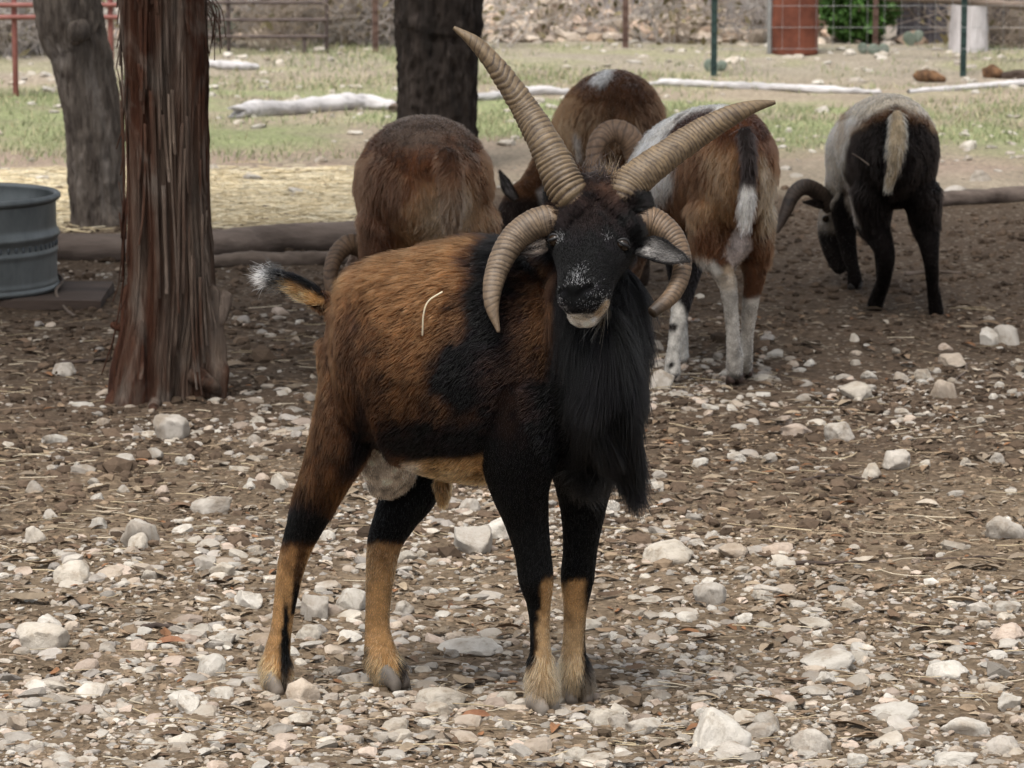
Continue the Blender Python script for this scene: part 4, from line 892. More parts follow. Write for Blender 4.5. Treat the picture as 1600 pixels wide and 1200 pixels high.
    ml = .05 + .035 * isk('mane') + .02 * isk('chest'); ml = ml * np.where(isk('mane'), np.interp(tt, [0, .5, .8, 1], [.95, .8, .55, .6]), 1) * np.clip(1 + .6 * vn(V * np.array([1, 1, .35]), 45, 6), .4, 1.7); mf[:, 0] += .35 * vn(V * np.array([1, 1, .3]), 40, 8); mf[:, 1] -= .12
    fur('mane', ram, V_, N, T, 42000, md, ml, mf, np.full(len(V), .22), C, .00045, 2, .5, .22, .35, 8, nf=14)
    # tufts: crown of the head, tail tip
    r = np.random.default_rng(4)
    def tuft(c, n, L, d, spread, col, rad, s0=.012):
        p = np.array(c) - org + r.normal(size=(n, 3)) * s0; dd = nrm(np.array(d) + r.normal(size=(n, 3)) * spread); t = np.linspace(0, 1, 5)[None, :, None]; l = (L * r.uniform(.5, 1.2, n))[:, None, None]
        pos = p[:, None] + dd[:, None] * t * l + r.normal(size=(n, 1, 3)) * .2 * l * t ** 2; return pos, np.repeat(rad * (1 - .8 * np.linspace(0, 1, 5))[None], n, 0), np.array(col) * r.uniform(.6, 1.3, n)[:, None]
    sets = [tuft(H(-.05, .01, .01), 160, .03, (0, 0, 1), .6, (.30, .15, .07), .0004, .008), tuft(H(.02, .0, .02), 500, .025, (0, -.2, 1), .7, (.02, .015, .014), .0004, .016), tuft(W(417, 433, 6.55), 420, .02, (-1, 0, -.1), .42, (.75, .73, .7), .00035, .007), tuft(W(432, 435, 6.55), 600, .022, (-1, 0, .15), .4, (.02, .02, .02), .0004, .009)]
    for c, d, rad_, nn_ in ((W(893, 308, 6.36), W(857, 234, 6.385) - W(893, 308, 6.36), .031, 700), (W(971, 312, 6.36), W(1040, 246, 6.39) - W(971, 312, 6.36), .030, 700), (W(862, 347, 6.348), W(836, 350, 6.34) - W(868, 347, 6.35), .0262, 600), (W(999, 347, 6.349), W(1024, 350, 6.345) - W(995, 347, 6.35), .0268, 600)):
        d = nrm(d); a1 = nrm(np.cross(d, [0, 1, .3])); a2 = np.cross(d, a1); an = r.uniform(0, 2 * np.pi, nn_); o_ = a1 * np.cos(an)[:, None] + a2 * np.sin(an)[:, None]
        p = c - org + o_ * rad_ * r.uniform(.95, 1.1, nn_)[:, None] - d * r.uniform(-.004, .012, nn_)[:, None]; dd = nrm(d * .9 + o_ * .35 + r.normal(size=(nn_, 3)) * .3); t_ = np.linspace(0, 1, 5)[None, :, None]; l_ = (.014 * r.uniform(.4, 1.3, nn_))[:, None, None]
        sets.append((p[:, None] + dd[:, None] * t_ * l_, np.repeat(.0005 * (1 - .8 * np.linspace(0, 1, 5))[None], nn_, 0), np.array([.010, .006, .005]) * r.uniform(.4, 2.0, nn_)[:, None]))
    curves('tuft', ram, np.vstack([s[0] for s in sets]), np.vstack([s[1] for s in sets]), np.vstack([s[2] for s in sets]), M_HAIR)
    # ---------------- horns
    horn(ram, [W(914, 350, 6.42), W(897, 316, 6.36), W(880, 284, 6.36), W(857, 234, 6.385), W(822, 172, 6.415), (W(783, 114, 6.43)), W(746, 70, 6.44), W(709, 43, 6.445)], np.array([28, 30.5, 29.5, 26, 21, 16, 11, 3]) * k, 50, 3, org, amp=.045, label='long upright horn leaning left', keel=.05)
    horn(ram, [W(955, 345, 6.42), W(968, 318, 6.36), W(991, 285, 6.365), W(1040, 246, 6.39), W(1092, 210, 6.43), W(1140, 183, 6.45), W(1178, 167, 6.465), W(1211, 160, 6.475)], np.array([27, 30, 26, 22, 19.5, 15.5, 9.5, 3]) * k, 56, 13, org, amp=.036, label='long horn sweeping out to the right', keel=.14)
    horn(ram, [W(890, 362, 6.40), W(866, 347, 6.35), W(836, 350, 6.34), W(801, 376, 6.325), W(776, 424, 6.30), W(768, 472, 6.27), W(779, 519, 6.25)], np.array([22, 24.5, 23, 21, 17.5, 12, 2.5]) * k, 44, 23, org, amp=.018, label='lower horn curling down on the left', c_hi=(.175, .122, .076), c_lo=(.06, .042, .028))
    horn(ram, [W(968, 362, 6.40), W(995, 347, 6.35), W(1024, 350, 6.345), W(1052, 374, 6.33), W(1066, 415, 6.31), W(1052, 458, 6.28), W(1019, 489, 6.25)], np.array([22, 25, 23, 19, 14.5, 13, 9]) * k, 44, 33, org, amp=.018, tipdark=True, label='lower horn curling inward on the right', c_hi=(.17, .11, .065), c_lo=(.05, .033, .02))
    # ears, eyes, hooves
    ear(ram, W(994, 384, 6.315), W(1075, 408, 6.275), (-.15, -1, .45), .0245, org, (.40, .38, .36), (.02, .018, .018), (.012, .011, .011), 3)
    ear(ram, W(862, 378, 6.335), W(806, 392, 6.34), (.1, -1, .2), .020, org, (.40, .33, .27), (.02, .018, .018), (.02, .016, .015), 5)
    for s in (-1, 1):
        c = EYE[s]; e = eye(ram, c, .0112, org)
        # eyelids: two thin dark folds
        for up in (-1, 1):
            a = np.linspace(-1, 1, 9); P_ = np.array([c + nrm(hl) * (-up * .0055 * (1 - q * q) + .0005) + nrm(hx * s * .55 + hn * .85) * (.0100 - .006 * q * q) + nrm(hx * s * .85 - hn * .55) * (q * .0130) for q in a])
            Vt, Ft = tube(P_, .0026 * (1.15 - a * a), .0026 * (1.15 - a * a), hx, 8); m_ = mesh_np('eyelid', Vt - org, Ft); set_col(m_, np.tile(black * 1.3, (len(Vt), 1))); obj('eyelid', m_, M_NOSE, e)
    for (a_, b_, y_) in ((424, 1046, 6.52), (440, 1048, 6.535), (588, 1036, 6.565), (612, 1034, 6.575), (833, 1076, 6.40), (861, 1077, 6.405), (886, 1062, 6.475), (916, 1062, 6.475)):
        c_ = W(a_, b_, y_); Vt, Ft = tube(np.array([c_ + [0, .004, .010], c_, c_ + [0, -.002, -.012]]), np.array([.005, .0065, .003]), np.array([.005, .006, .003]), (1, 0, 0), 10); m_ = mesh_np('dewclaw', Vt - org, Ft); set_col(m_, np.tile(np.array([.03, .026, .024]), (len(Vt), 1))); obj('dewclaw', m_, M_NOSE, ram)
    fa = nrm(ax + np.array([.1, -.5, 0]))
    hoof(ram, W(436, 1083, 6.485), nrm(ax * .8 + [0, -.6, 0]), .031, (.13, .105, .082), org); hoof(ram, W(614, 1073, 6.525), nrm(ax + [0.1, -.3, 0]), .031, (.10, .082, .066), org)
    hoof(ram, W(846, 1112, 6.365), fa, .032, (.20, .17, .14), org); hoof(ram, W(902, 1096, 6.44), nrm([.25, -1, 0]), .031, (.09, .074, .06), org)
    # dried grass blade caught in the coat of the back
    bl = catmull([W(660, 524, 6.30), W(662, 490, 6.285), (W(670, 470, 6.28)), W(691, 456, 6.275)], 6); Vt, Ft = tube(bl, .0012, .0007, (1, 0, 0), 6)
    c0 = bl.mean(0); tag(obj('straw_stalk', mesh_np('straw_stalk', Vt - c0, Ft), mat_simple('straw_stalk', (.7, .62, .45), (.8, .72, .55), 20, .6, .1), None, Vector(c0)), 'pale curved straw stalk caught in the ram\'s side', 'straw')
build_ram()
# ------------------------------------------------------------------ the grazing flock behind
def build_sheep(name, label, org, pieces, paint, horns=(), ears=(), hooves=(), eyes=(), n=30000, length=.028, seed=1, tufts=(), rad=.0008, wool=None):
    org = np.array(org, float); t = thing(name, label, 'sheep', org, 'sheep grazing behind the four-horned ram')
    parts, sk = [], []
    for key, pts, rs, rn, side in pieces:
        m = 7; p = catmull(pts, m); a = catmull(np.array(rs, float)[:, None], m)[:, 0]; b = catmull(np.array(rn, float)[:, None], m)[:, 0]
        parts.append(tube(p, a, b, side, 18)); sk.append((key, p, (a + b) / 2))
    me = fuse(parts, .009, 6); V = get_v(me); N = get_n(me); T = get_t(me)
    pid, tan, tt = nearest_part(V, [(q[1], q[2]) for q in sk]); key = np.array([q[0] for q in sk])[pid]; u, v = proj(V)
    nz = fbm(V, 20, 3, seed); nz2 = fbm(V, 80, 2, seed + 4)
    class Z: pass
    z = Z(); z.C = np.zeros((len(V), 3)); z.u, z.v, z.key, z.N, z.V, z.nz, z.nz2, z.tt = u, v, key, N, V, nz, nz2, tt
    z.isk = lambda *a: np.isin(key, a)
    def lay(col, m): m = np.clip(m, 0, 1)[:, None]; z.C[:] = z.C + (np.array(col) - z.C) * m
    z.lay = lay; z.region = lambda poly, soft, wob: sstep(soft, -soft, poly_sd(u, v, poly) + wob * nz + wob * .4 * nz2)
    paint(z); C = z.C * np.clip(1 + .6 * nz2 + .45 * fbm(V * np.array([1, 1, .5]), 38, 2, seed + 8), .3, 2)[:, None]; C = np.clip(C, .0025, .9)
    V_ = V - org; me.vertices.foreach_set('co', V_.astype(np.float32).ravel()); me.update(); me.name = 'body'; set_col(me, C * .7); obj('body', me, M_SKIN, t)
    down = np.array([0, 0, -1.]); flow = np.zeros_like(V); flow[:] = down; b = z.isk('body'); flow[b] = down * .8 - tan[b] * 0 + N[b] * 0
    top = b & (N[:, 2] > .5); flow[top] = down * .2 + np.array([0, -.8, 0])
    ln = np.full(len(V), length); ln[z.isk('leg', 'foreleg')] = .006; ln[z.isk('head', 'scrotum')] = .008; ln[z.isk('tail')] = .03
    lift = np.full(len(V), .30)
    if wool is not None: w = wool(z); lift = lift + .35 * w; ln = ln * (1 - .35 * w)
    fur('fur', t, V_, N, T, n, np.ones(len(V)), ln, flow, lift, C, rad, seed, wav=.4, var=.4, nf=16)
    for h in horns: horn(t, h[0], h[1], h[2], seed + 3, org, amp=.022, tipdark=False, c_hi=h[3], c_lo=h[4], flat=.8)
    for e in ears: ear(t, e[0], e[1], e[2], e[3], org, e[4], e[5], e[5], seed)
    for c, f, s, col in hooves: hoof(t, c, f, s, col, org)
    for c, r in eyes: eye(t, c, r, org)
    return t
X = (1, 0, 0)
HB = ((.20, .125, .075), (.07, .043, .027))
# brown woolly sheep, rear view
Y = G(665, 600)[1]; k = 1 / 612
def pA(z):
    z.C[:] = (.080, .033, .015)
    z.lay((.12, .092, .074), z.region([(585, 230), (610, 160), (700, 160), (745, 210), (735, 235), (690, 225), (640, 240)], 25, 25) * .8)
    z.lay((.035, .018, .012), z.region([(540, 250), (600, 230), (640, 300), (600, 420), (545, 420)], 20, 20) * .6)
    z.lay((.22, .13, .07), z.region([(655, 300), (690, 275), (750, 290), (770, 360), (740, 420), (610, 430), (625, 350)], 16, 20) * .85)
    z.lay((.34, .26, .18), z.region([(665, 320), (700, 300), (735, 310), (725, 380), (660, 390)], 12, 14) * .8)
    z.lay((.05, .025, .015), z.isk('tail') * .75)
    z.lay((.03, .02, .015), z.isk('leg')); z.lay((.10, .06, .04), z.isk('head'))
build_sheep('brown_sheep', 'dark brown woolly sheep seen from behind, left of the other grazing sheep', W(665, 600, Y) * [1, 1, 0],
    [('body', [W(668, 302, Y - .22), W(667, 292, Y - .12), W(663, 288, Y + .05), W(655, 290, Y + .28), W(642, 305, Y + .45), W(628, 330, Y + .58)], [.10, .155, .172, .165, .145, .10], [.115, .16, .172, .165, .145, .1], X),
     ('body', [W(612, 340, Y - .08), W(608, 400, Y - .06)], [.085, .07], [.10, .09], X), ('body', [W(728, 340, Y - .08), W(728, 400, Y - .06)], [.085, .065], [.10, .09], X),
     ('leg', [W(608, 410, Y - .06), W(606, 460, Y - .02), W(604, 540, Y + .0), W(602, 592, Y)], [.055, .03, .022, .025], [.07, .035, .024, .028], X), ('leg', [W(728, 410, Y - .06), W(728, 460, Y - .02), W(728, 540, Y), W(728, 592, Y)], [.055, .03, .022, .025], [.07, .035, .024, .028], X),
     ('leg', [W(605, 400, Y + .45), W(600, 470, Y + .45), W(600, 555, Y + .45)], [.06, .03, .025], [.07, .03, .026], X), ('leg', [W(700, 400, Y + .45), W(700, 470, Y + .45), W(700, 555, Y + .45)], [.06, .03, .025], [.07, .03, .026], X),
     ('tail', [W(700, 240, Y - .27), W(704, 285, Y - .325), W(706, 340, Y - .335), W(705, 372, Y - .33)], [.028, .032, .026, .012], [.022, .022, .02, .01], X),
     ('head', [W(610, 360, Y + .6), W(585, 410, Y + .58), W(565, 440, Y + .55), W(556, 500, Y + .48), W(552, 540, Y + .42)], [.09, .07, .055, .045, .03], [.10, .07, .06, .045, .03], X)],
    pA, [([W(585, 412, Y + .50), W(568, 388, Y + .48), W(545, 382, Y + .46), W(524, 402, Y + .44), W(516, 440, Y + .42), W(528, 470, Y + .4)], np.array([19, 19, 17, 14, 11, 6]) * k, 22, *HB)],
    [(W(560, 420, Y + .45), W(538, 432, Y + .42), (0, -1, .3), .018, (.3, .22, .16), (.08, .05, .035))], n=42000, length=.030, seed=11,
    wool=lambda z: z.region([(585, 250), (600, 150), (720, 150), (765, 230), (690, 250)], 25, 10))
# brown sheep with a white back spot, further off
Y = G(950, 450)[1]; k = 1 / 527
def pB(z):
    z.C[:] = (.078, .034, .0145)
    z.lay((.045, .022, .013), z.region([(945, 130), (1010, 110), (1045, 160), (1030, 250), (960, 240), (920, 170)], 20, 25) * .6)
    z.lay((.62, .60, .57), z.region([(925, 128), (945, 105), (958, 112), (938, 140)], 5, 6))
    z.lay((.55, .52, .48), z.region([(898, 205), (906, 210), (910, 250), (900, 250)], 4, 4))
    z.lay((.16, .09, .046), z.region([(880, 190), (930, 160), (990, 180), (1000, 240), (950, 260), (890, 300)], 18, 25) * .5)
    z.lay((.022, .015, .012), z.isk('head') * sstep(300, 318, z.v)); z.lay((.5, .47, .45), z.region([(838, 300), (858, 285), (868, 320), (850, 340)], 5, 5)); z.lay((.03, .02, .015), z.isk('leg'))
build_sheep('brown_sheep', 'brown sheep with a small white patch on its back, head down to the left', W(950, 450, Y) * [1, 1, 0],
    [('body', [W(968, 215, Y - .22), W(966, 202, Y - .14), W(958, 196, Y + .02), W(942, 203, Y + .24), W(915, 225, Y + .42), W(890, 250, Y + .5)], [.085, .135, .15, .145, .12, .085], [.11, .155, .165, .16, .135, .10], X),
     ('body', [W(920, 260, Y - .05), W(918, 310, Y - .03)], [.07, .055], [.09, .08], X), ('body', [W(1005, 260, Y - .08), W(1004, 310, Y - .05)], [.07, .055], [.09, .08], X),
     ('leg', [W(920, 320, Y - .04), W(920, 370, Y), W(920, 440, Y)], [.05, .028, .024], [.06, .03, .026], X), ('leg', [W(1003, 320, Y - .04), W(1003, 370, Y), W(1003, 440, Y)], [.05, .028, .024], [.06, .03, .026], X),
     ('leg', [W(870, 300, Y + .4), W(866, 350, Y + .4), W(864, 412, Y + .4)], [.06, .03, .025], [.06, .03, .026], X), ('leg', [W(925, 300, Y + .45), W(925, 350, Y + .45), W(925, 406, Y + .45)], [.06, .03, .025], [.06, .03, .026], X),
     ('tail', [W(962, 140, Y - .14), W(960, 190, Y - .26), W(958, 240, Y - .28)], [.022, .024, .012], [.02, .018, .01], X),
     ('head', [W(880, 255, Y + .45), W(855, 280, Y + .4), W(835, 300, Y + .34), W(815, 318, Y + .28), W(800, 345, Y + .24), W(795, 380, Y + .2)], [.09, .07, .058, .055, .045, .03], [.10, .075, .06, .06, .05, .03], (0, 1, 0))],
    pB, [], [(W(806, 312, Y + .2), W(782, 268, Y + .2), (-.3, -1, 0), .022, (.35, .33, .32), (.025, .02, .018))], n=30000, length=.03, seed=21)
# spotted sheep, three-quarter rear view
Y = G(1150, 600)[1]; k = 1 / 612
def pC(z):
    z.C[:] = (.068, .028, .013)
    z.lay((.74, .70, .64), z.region([(965, 330), (985, 190), (1030, 140), (1130, 135), (1175, 160), (1130, 178), (1095, 200), (1055, 240), (1040, 300), (1010, 340)], 9, 14))
    z.lay((.05, .024, .016), z.region([(1042, 212), (1060, 185), (1112, 165), (1118, 182), (1080, 205), (1060, 222)], 6, 10)); z.lay((.06, .028, .018), z.region([(1132, 152), (1170, 160), (1165, 175), (1138, 166)], 5, 6))
    z.lay((.20, .115, .058), z.region([(1105, 240), (1145, 225), (1152, 330), (1120, 355), (1085, 345)], 18, 26) * .8); z.lay((.30, .21, .125), z.region([(1182, 240), (1196, 235), (1212, 300), (1205, 370), (1185, 360)], 8, 12) * .8)
    z.lay((.045, .02, .013), z.region([(1150, 190), (1205, 170), (1222, 230), (1200, 240), (1170, 230)], 15, 12) * .7)
    L = z.isk('leg'); z.lay((.58, .54, .48), L * sstep(424, 436, z.v + z.nz * 10) * (z.u < 1160)); z.lay((.52, .48, .42), L * sstep(460, 472, z.v + z.nz * 8) * (z.u >= 1160)); z.lay((.45, .35, .24), L * sstep(26, 14, np.hypot(z.u - 1140, z.v - 434)) * .6)
    F = z.isk('foreleg'); z.lay((.012, .010, .010), F); z.lay((.55, .52, .47), F * sstep(478, 492, z.v + z.nz * 30 + (1060 - z.u) * 1.2)); z.lay((.02, .016, .014), F * np.clip(sstep(9, 6, np.hypot(z.u - 1050, z.v - 512)) + sstep(7, 4, np.hypot(z.u - 1049, z.v - 570)), 0, 1))
    z.lay((.50, .47, .42), z.region([(1085, 395), (1110, 400), (1130, 425), (1120, 432), (1095, 415)], 4, 4) * (z.N[:, 1] < .3))
    z.lay((.015, .011, .010), z.isk('tail') * sstep(298, 285, z.v)); z.lay((.62, .60, .56), z.isk('tail') * sstep(284, 296, z.v + z.nz * 6)); z.lay((.36, .30, .27), z.isk('scrotum')); z.lay((.07, .035, .02), z.isk('head'))
    z.lay((.02, .015, .013), (L | F) * sstep(582, 588, z.v) * .8)
build_sheep('spotted_sheep', 'brown and white spotted sheep with white lower legs behind the ram\'s right horn', W(1150, 600, Y) * [1, 1, 0],
    [('body', [W(1158, 285, Y - .21), W(1152, 270, Y - .13), W(1130, 262, Y + .04), W(1095, 266, Y + .25), W(1060, 280, Y + .42), W(1025, 305, Y + .52)], [.065, .100, .130, .145, .135, .10], [.11, .150, .158, .158, .145, .11], (.93, .37, 0)),
     ('body', [W(1115, 325, Y - .08), W(1112, 385, Y - .09)], [.07, .052], [.10, .075], X), ('body', [W(1178, 325, Y - .06), W(1180, 390, Y - .06)], [.052, .042], [.10, .07], X),
     ('leg', [W(1112, 385, Y - .09), W(1124, 415, Y - .12), W(1136, 440, Y - .125), W(1143, 490, Y - .10), W(1146, 540, Y - .07), W(1148, 560, Y - .05), W(1148, 586, Y - .03)], [.048, .034, .0255, .019, .0195, .023, .022], [.06, .04, .03, .022, .021, .025, .024], X),
     ('leg', [W(1180, 395, Y - .06), W(1178, 440, Y - .07), W(1173, 470, Y - .07), W(1168, 520, Y - .03), W(1165, 555, Y + .0), W(1164, 576, Y + .03)], [.040, .028, .022, .0175, .020, .021], [.055, .034, .026, .02, .022, .022], X),
     ('foreleg', [W(1080, 380, Y + .25), W(1074, 430, Y + .15), W(1062, 490, Y + .06), W(1053, 545, Y + .02), W(1050, 585, Y)], [.055, .034, .024, .019, .024], [.07, .038, .027, .021, .026], X),
     ('foreleg', [W(1062, 380, Y + .45), W(1062, 440, Y + .4), W(1064, 500, Y + .34), W(1064, 560, Y + .3)], [.05, .03, .02, .022], [.06, .03, .022, .024], X),
     ('tail', [W(1163, 205, Y - .25), W(1170, 245, Y - .295), W(1169, 285, Y - .30), W(1166, 325, Y - .295), W(1164, 356, Y - .285)], [.020, .019, .018, .021, .014], [.018, .016, .015, .016, .01], X),
     ('scrotum', [W(1152, 350, Y - .11), W(1146, 385, Y - .12), W(1148, 402, Y - .12)], [.03, .038, .028], [.03, .038, .028], X),
     ('head', [W(1035, 310, Y + .5), W(1000, 350, Y + .58), W(980, 390, Y + .6), W(968, 440, Y + .56), W(962, 490, Y + .5)], [.10, .075, .06, .05, .03], [.10, .08, .065, .05, .03], X)],
    pC, [([W(1000, 262, Y + .50), W(985, 218, Y + .5), W(958, 204, Y + .5), W(934, 222, Y + .48), W(926, 268, Y + .46), W(940, 310, Y + .44)], np.array([20, 20, 18, 15, 11, 6]) * k, 22, *HB)], [],
    [(W(1148, 600, Y - .03), (-.3, .9, 0), .026, (.05, .03, .022)), (W(1164, 590, Y + .03), (-.3, .9, 0), .024, (.05, .03, .022)), (W(1049, 598, Y), (-.3, .9, 0), .026, (.2, .17, .14))], n=42000, length=.03, seed=31)
# black sheep with a pale saddle, right
Y = G(1410, 490)[1]; k = 1 / 551
def pD(z):
    z.C[:] = (.0062, .0045, .0038)
    z.lay((.55, .465, .355), z.region([(1318, 205), (1330, 120), (1460, 120), (1468, 190), (1425, 178), (1400, 165), (1370, 178), (1330, 200)], 7, 10))
    z.lay((.13, .06, .025), z.region([(1325, 192), (1370, 176), (1400, 164), (1430, 174), (1466, 188), (1466, 200), (1420, 188), (1400, 174), (1370, 188), (1326, 206)], 6, 6) * .7)
    z.lay((.54, .45, .345), z.region([(1280, 320), (1290, 180), (1325, 150), (1330, 195), (1318, 240), (1312, 290), (1300, 330)], 6, 8)); z.lay((.16, .085, .035), z.region([(1314, 165), (1328, 160), (1326, 200), (1312, 240), (1308, 215)], 6, 8) * .8)
    z.lay((.30, .25, .20), z.region([(1318, 280), (1324, 280), (1335, 330), (1345, 350), (1335, 345), (1320, 315)], 2, 2))
    z.lay((.36, .28, .18), z.isk('tail')); z.lay((.30, .245, .19), z.isk('head') * sstep(375, 345, z.v) * .9); z.lay((.008, .006, .005), z.isk('head') * sstep(355, 375, z.v))
build_sheep('black_sheep', 'black sheep with pale grey saddle and tan tail, head down at the right', W(1410, 490, Y) * [1, 1, 0],
    [('body', [W(1400, 252, Y - .16), W(1400, 242, Y - .08), W(1394, 236, Y + .08), W(1378, 234, Y + .32), W(1352, 246, Y + .52), W(1335, 270, Y + .62)], [.075, .115, .130, .130, .118, .085], [.11, .150, .162, .160, .148, .11], (.97, .2, 0)),
     ('body', [W(1362, 300, Y - .05), W(1362, 350, Y - .04)], [.062, .045], [.09, .065], X), ('body', [W(1440, 300, Y - .05), W(1446, 350, Y - .04)], [.058, .042], [.09, .065], X),
     ('leg', [W(1364, 350, Y - .04), W(1380, 385, Y - .08), W(1384, 410, Y - .08), W(1380, 440, Y - .04), W(1372, 462, Y), W(1366, 480, Y + .02)], [.045, .032, .026, .022, .023, .025], [.06, .04, .03, .024, .025, .027], X),
     ('leg', [W(1447, 350, Y - .04), W(1452, 385, Y - .08), W(1455, 410, Y - .09), W(1457, 445, Y - .07), W(1460, 465, Y - .05), W(1463, 490, Y - .04)], [.042, .029, .023, .019, .021, .023], [.06, .036, .028, .022, .024, .026], X),
     ('leg', [W(1322, 320, Y + .5), W(1322, 365, Y + .48), W(1328, 400, Y + .44), W(1334, 425, Y + .41), W(1336, 442, Y + .4)], [.05, .032, .024, .021, .025], [.06, .035, .026, .022, .027], X), ('leg', [W(1372, 320, Y + .55), W(1374, 370, Y + .52), W(1378, 405, Y + .5), W(1380, 435, Y + .5)], [.05, .03, .022, .024], [.06, .03, .024, .026], X),
     ('tail', [W(1402, 178, Y - .19), W(1402, 215, Y - .235), W(1397, 255, Y - .24), W(1388, 292, Y - .23)], [.018, .027, .026, .012], [.018, .02, .018, .01], X),
     ('sheath', [W(1425, 325, Y + .2), W(1428, 345, Y + .2)], [.014, .010], [.014, .010], X),
     ('head', [W(1330, 275, Y + .6), W(1314, 310, Y + .66), W(1303, 335, Y + .66), W(1300, 360, Y + .63), W(1306, 395, Y + .58), W(1313, 418, Y + .55)], [.075, .055, .045, .044, .036, .026], [.09, .065, .055, .052, .042, .03], X)],
    pD, [([W(1298, 325, Y + .58), W(1280, 302, Y + .55), W(1258, 292, Y + .52), W(1240, 304, Y + .5), W(1228, 330, Y + .48), W(1213, 362, Y + .46)], np.array([13, 14, 14, 12.5, 10, 5]) * k, 20, (.085, .06, .045), (.03, .021, .017))],
    [(W(1288, 322, Y + .55), W(1254, 316, Y + .5), (0, -1, .3), .015, (.12, .105, .10), (.05, .04, .036))],
    [(W(1365, 490, Y + .02), (-.2, 1, 0), .025, (.02, .016, .014)), (W(1463, 500, Y - .04), (-.2, 1, 0), .025, (.02, .016, .014)), (W(1336, 452, Y + .4), (-.2, 1, 0), .025, (.03, .026, .024))], [(W(1290, 342, Y + .585), .011)], n=32000, length=.022, seed=41)
# bare twig in the coat of the black sheep
bl = catmull([W(1332, 240, Y - .14), W(1345, 248, Y - .17), W(1358, 258, Y - .19)], 4); Vt, Ft = tube(bl, .0022, .0015, (0, 1, 0), 6); c0 = bl.mean(0)
tag(obj('straw_stalk', mesh_np('straw_stalk', Vt - c0, Ft), M_WOOD, None, Vector(c0)), 'short brown straw stuck on the black sheep\'s haunch', 'straw')
# ------------------------------------------------------------------ stones, chips and litter on the yard
def rock_shape(seed, sub, flat=.62, cuts=7, rough=.22):
    bm = bmesh.new(); bmesh.ops.create_icosphere(bm, subdivisions=sub, radius=1); bm.verts.ensure_lookup_table()
    V = np.array([v.co[:] for v in bm.verts]); F = np.array([[v.index for v in f.verts] for f in bm.faces]); bm.free()
    r = np.random.default_rng(seed); st = np.array([1, r.uniform(.6, .95), r.uniform(flat - .15, flat + .2)])
    V = V * (1 + rough * fbm(V, .9, 2, seed))[:, None]
    for _ in range(cuts):
        n = nrm(r.normal(size=3)); d = r.uniform(.48, .84); e = np.maximum(V @ n - d, 0); V = V - n * (e * .92)[:, None]
    if sub >= 3: V = V * (1 + .17 * fbm(V, 2.4, 4, seed + 3) + .05 * fbm(V, 8, 3, seed + 5) - .05 * np.clip(vn(V, 6, seed + 9) - .35, 0, 1))[:, None]
    V = V / np.abs(V[:, :1]).max() * st
    return V, F
BIG = [rock_shape(200 + i, 4, .62 if i % 3 else .45, 9 + i % 7, .34) for i in range(18)]
BIGM = [mesh_np('stone', V, F) for V, F in BIG]
for m in BIGM: m.materials.append(M_STONE)
TONES = np.array([(.56, .51, .44), (.50, .46, .41), (.60, .565, .51), (.44, .40, .35), (.52, .44, .36), (.56, .46, .385), (.42, .385, .35)])
taken = []
FEET = [(435, 1080, 45), (605, 1072, 48), (847, 1112, 42), (903, 1096, 42)]
def stone(px, py, wpx, hpx, label, group=None, tone=0, rz=None, var=None, tilt=.15, sink=.34, seed=0, name='stone', depth=.8):
    """(px, py): where the stone's visible bottom meets the soil"""
    r = random.Random(seed * 977 + int(px * 3 + py)); g = G(px, py); k = mpp(g[1]); rx = wpx * k / 2; rz_ = hpx * k / 2 * 1.15
    g[1] += rx * depth * .6; g[2] = gz(g) + rz_ * (1 - 2 * sink) * .9
    m = BIGM[var if var is not None else r.randrange(len(BIGM))]; o = bpy.data.objects.new(name, m); COL.objects.link(o); o.location = g
    ext = BIG[BIGM.index(m)][0]; sz = np.abs(ext[:, 2]).max(); sy = np.abs(ext[:, 1]).max()
    o.scale = (rx, rx * depth / sy, rz_ / sz / (1 - sink * .6)); a = rz if rz is not None else r.uniform(-.5, .5) + r.choice((0, math.pi)); o.rotation_euler = (r.uniform(-tilt, tilt), r.uniform(-tilt, tilt), a)
    c = TONES[tone] * r.uniform(.72, .98); o.color = (*c, 1); taken.append((g[0], g[1], rx)); return tag(o, label, 'stone', group)
BG_ = 'single stones that stand out on the yard'
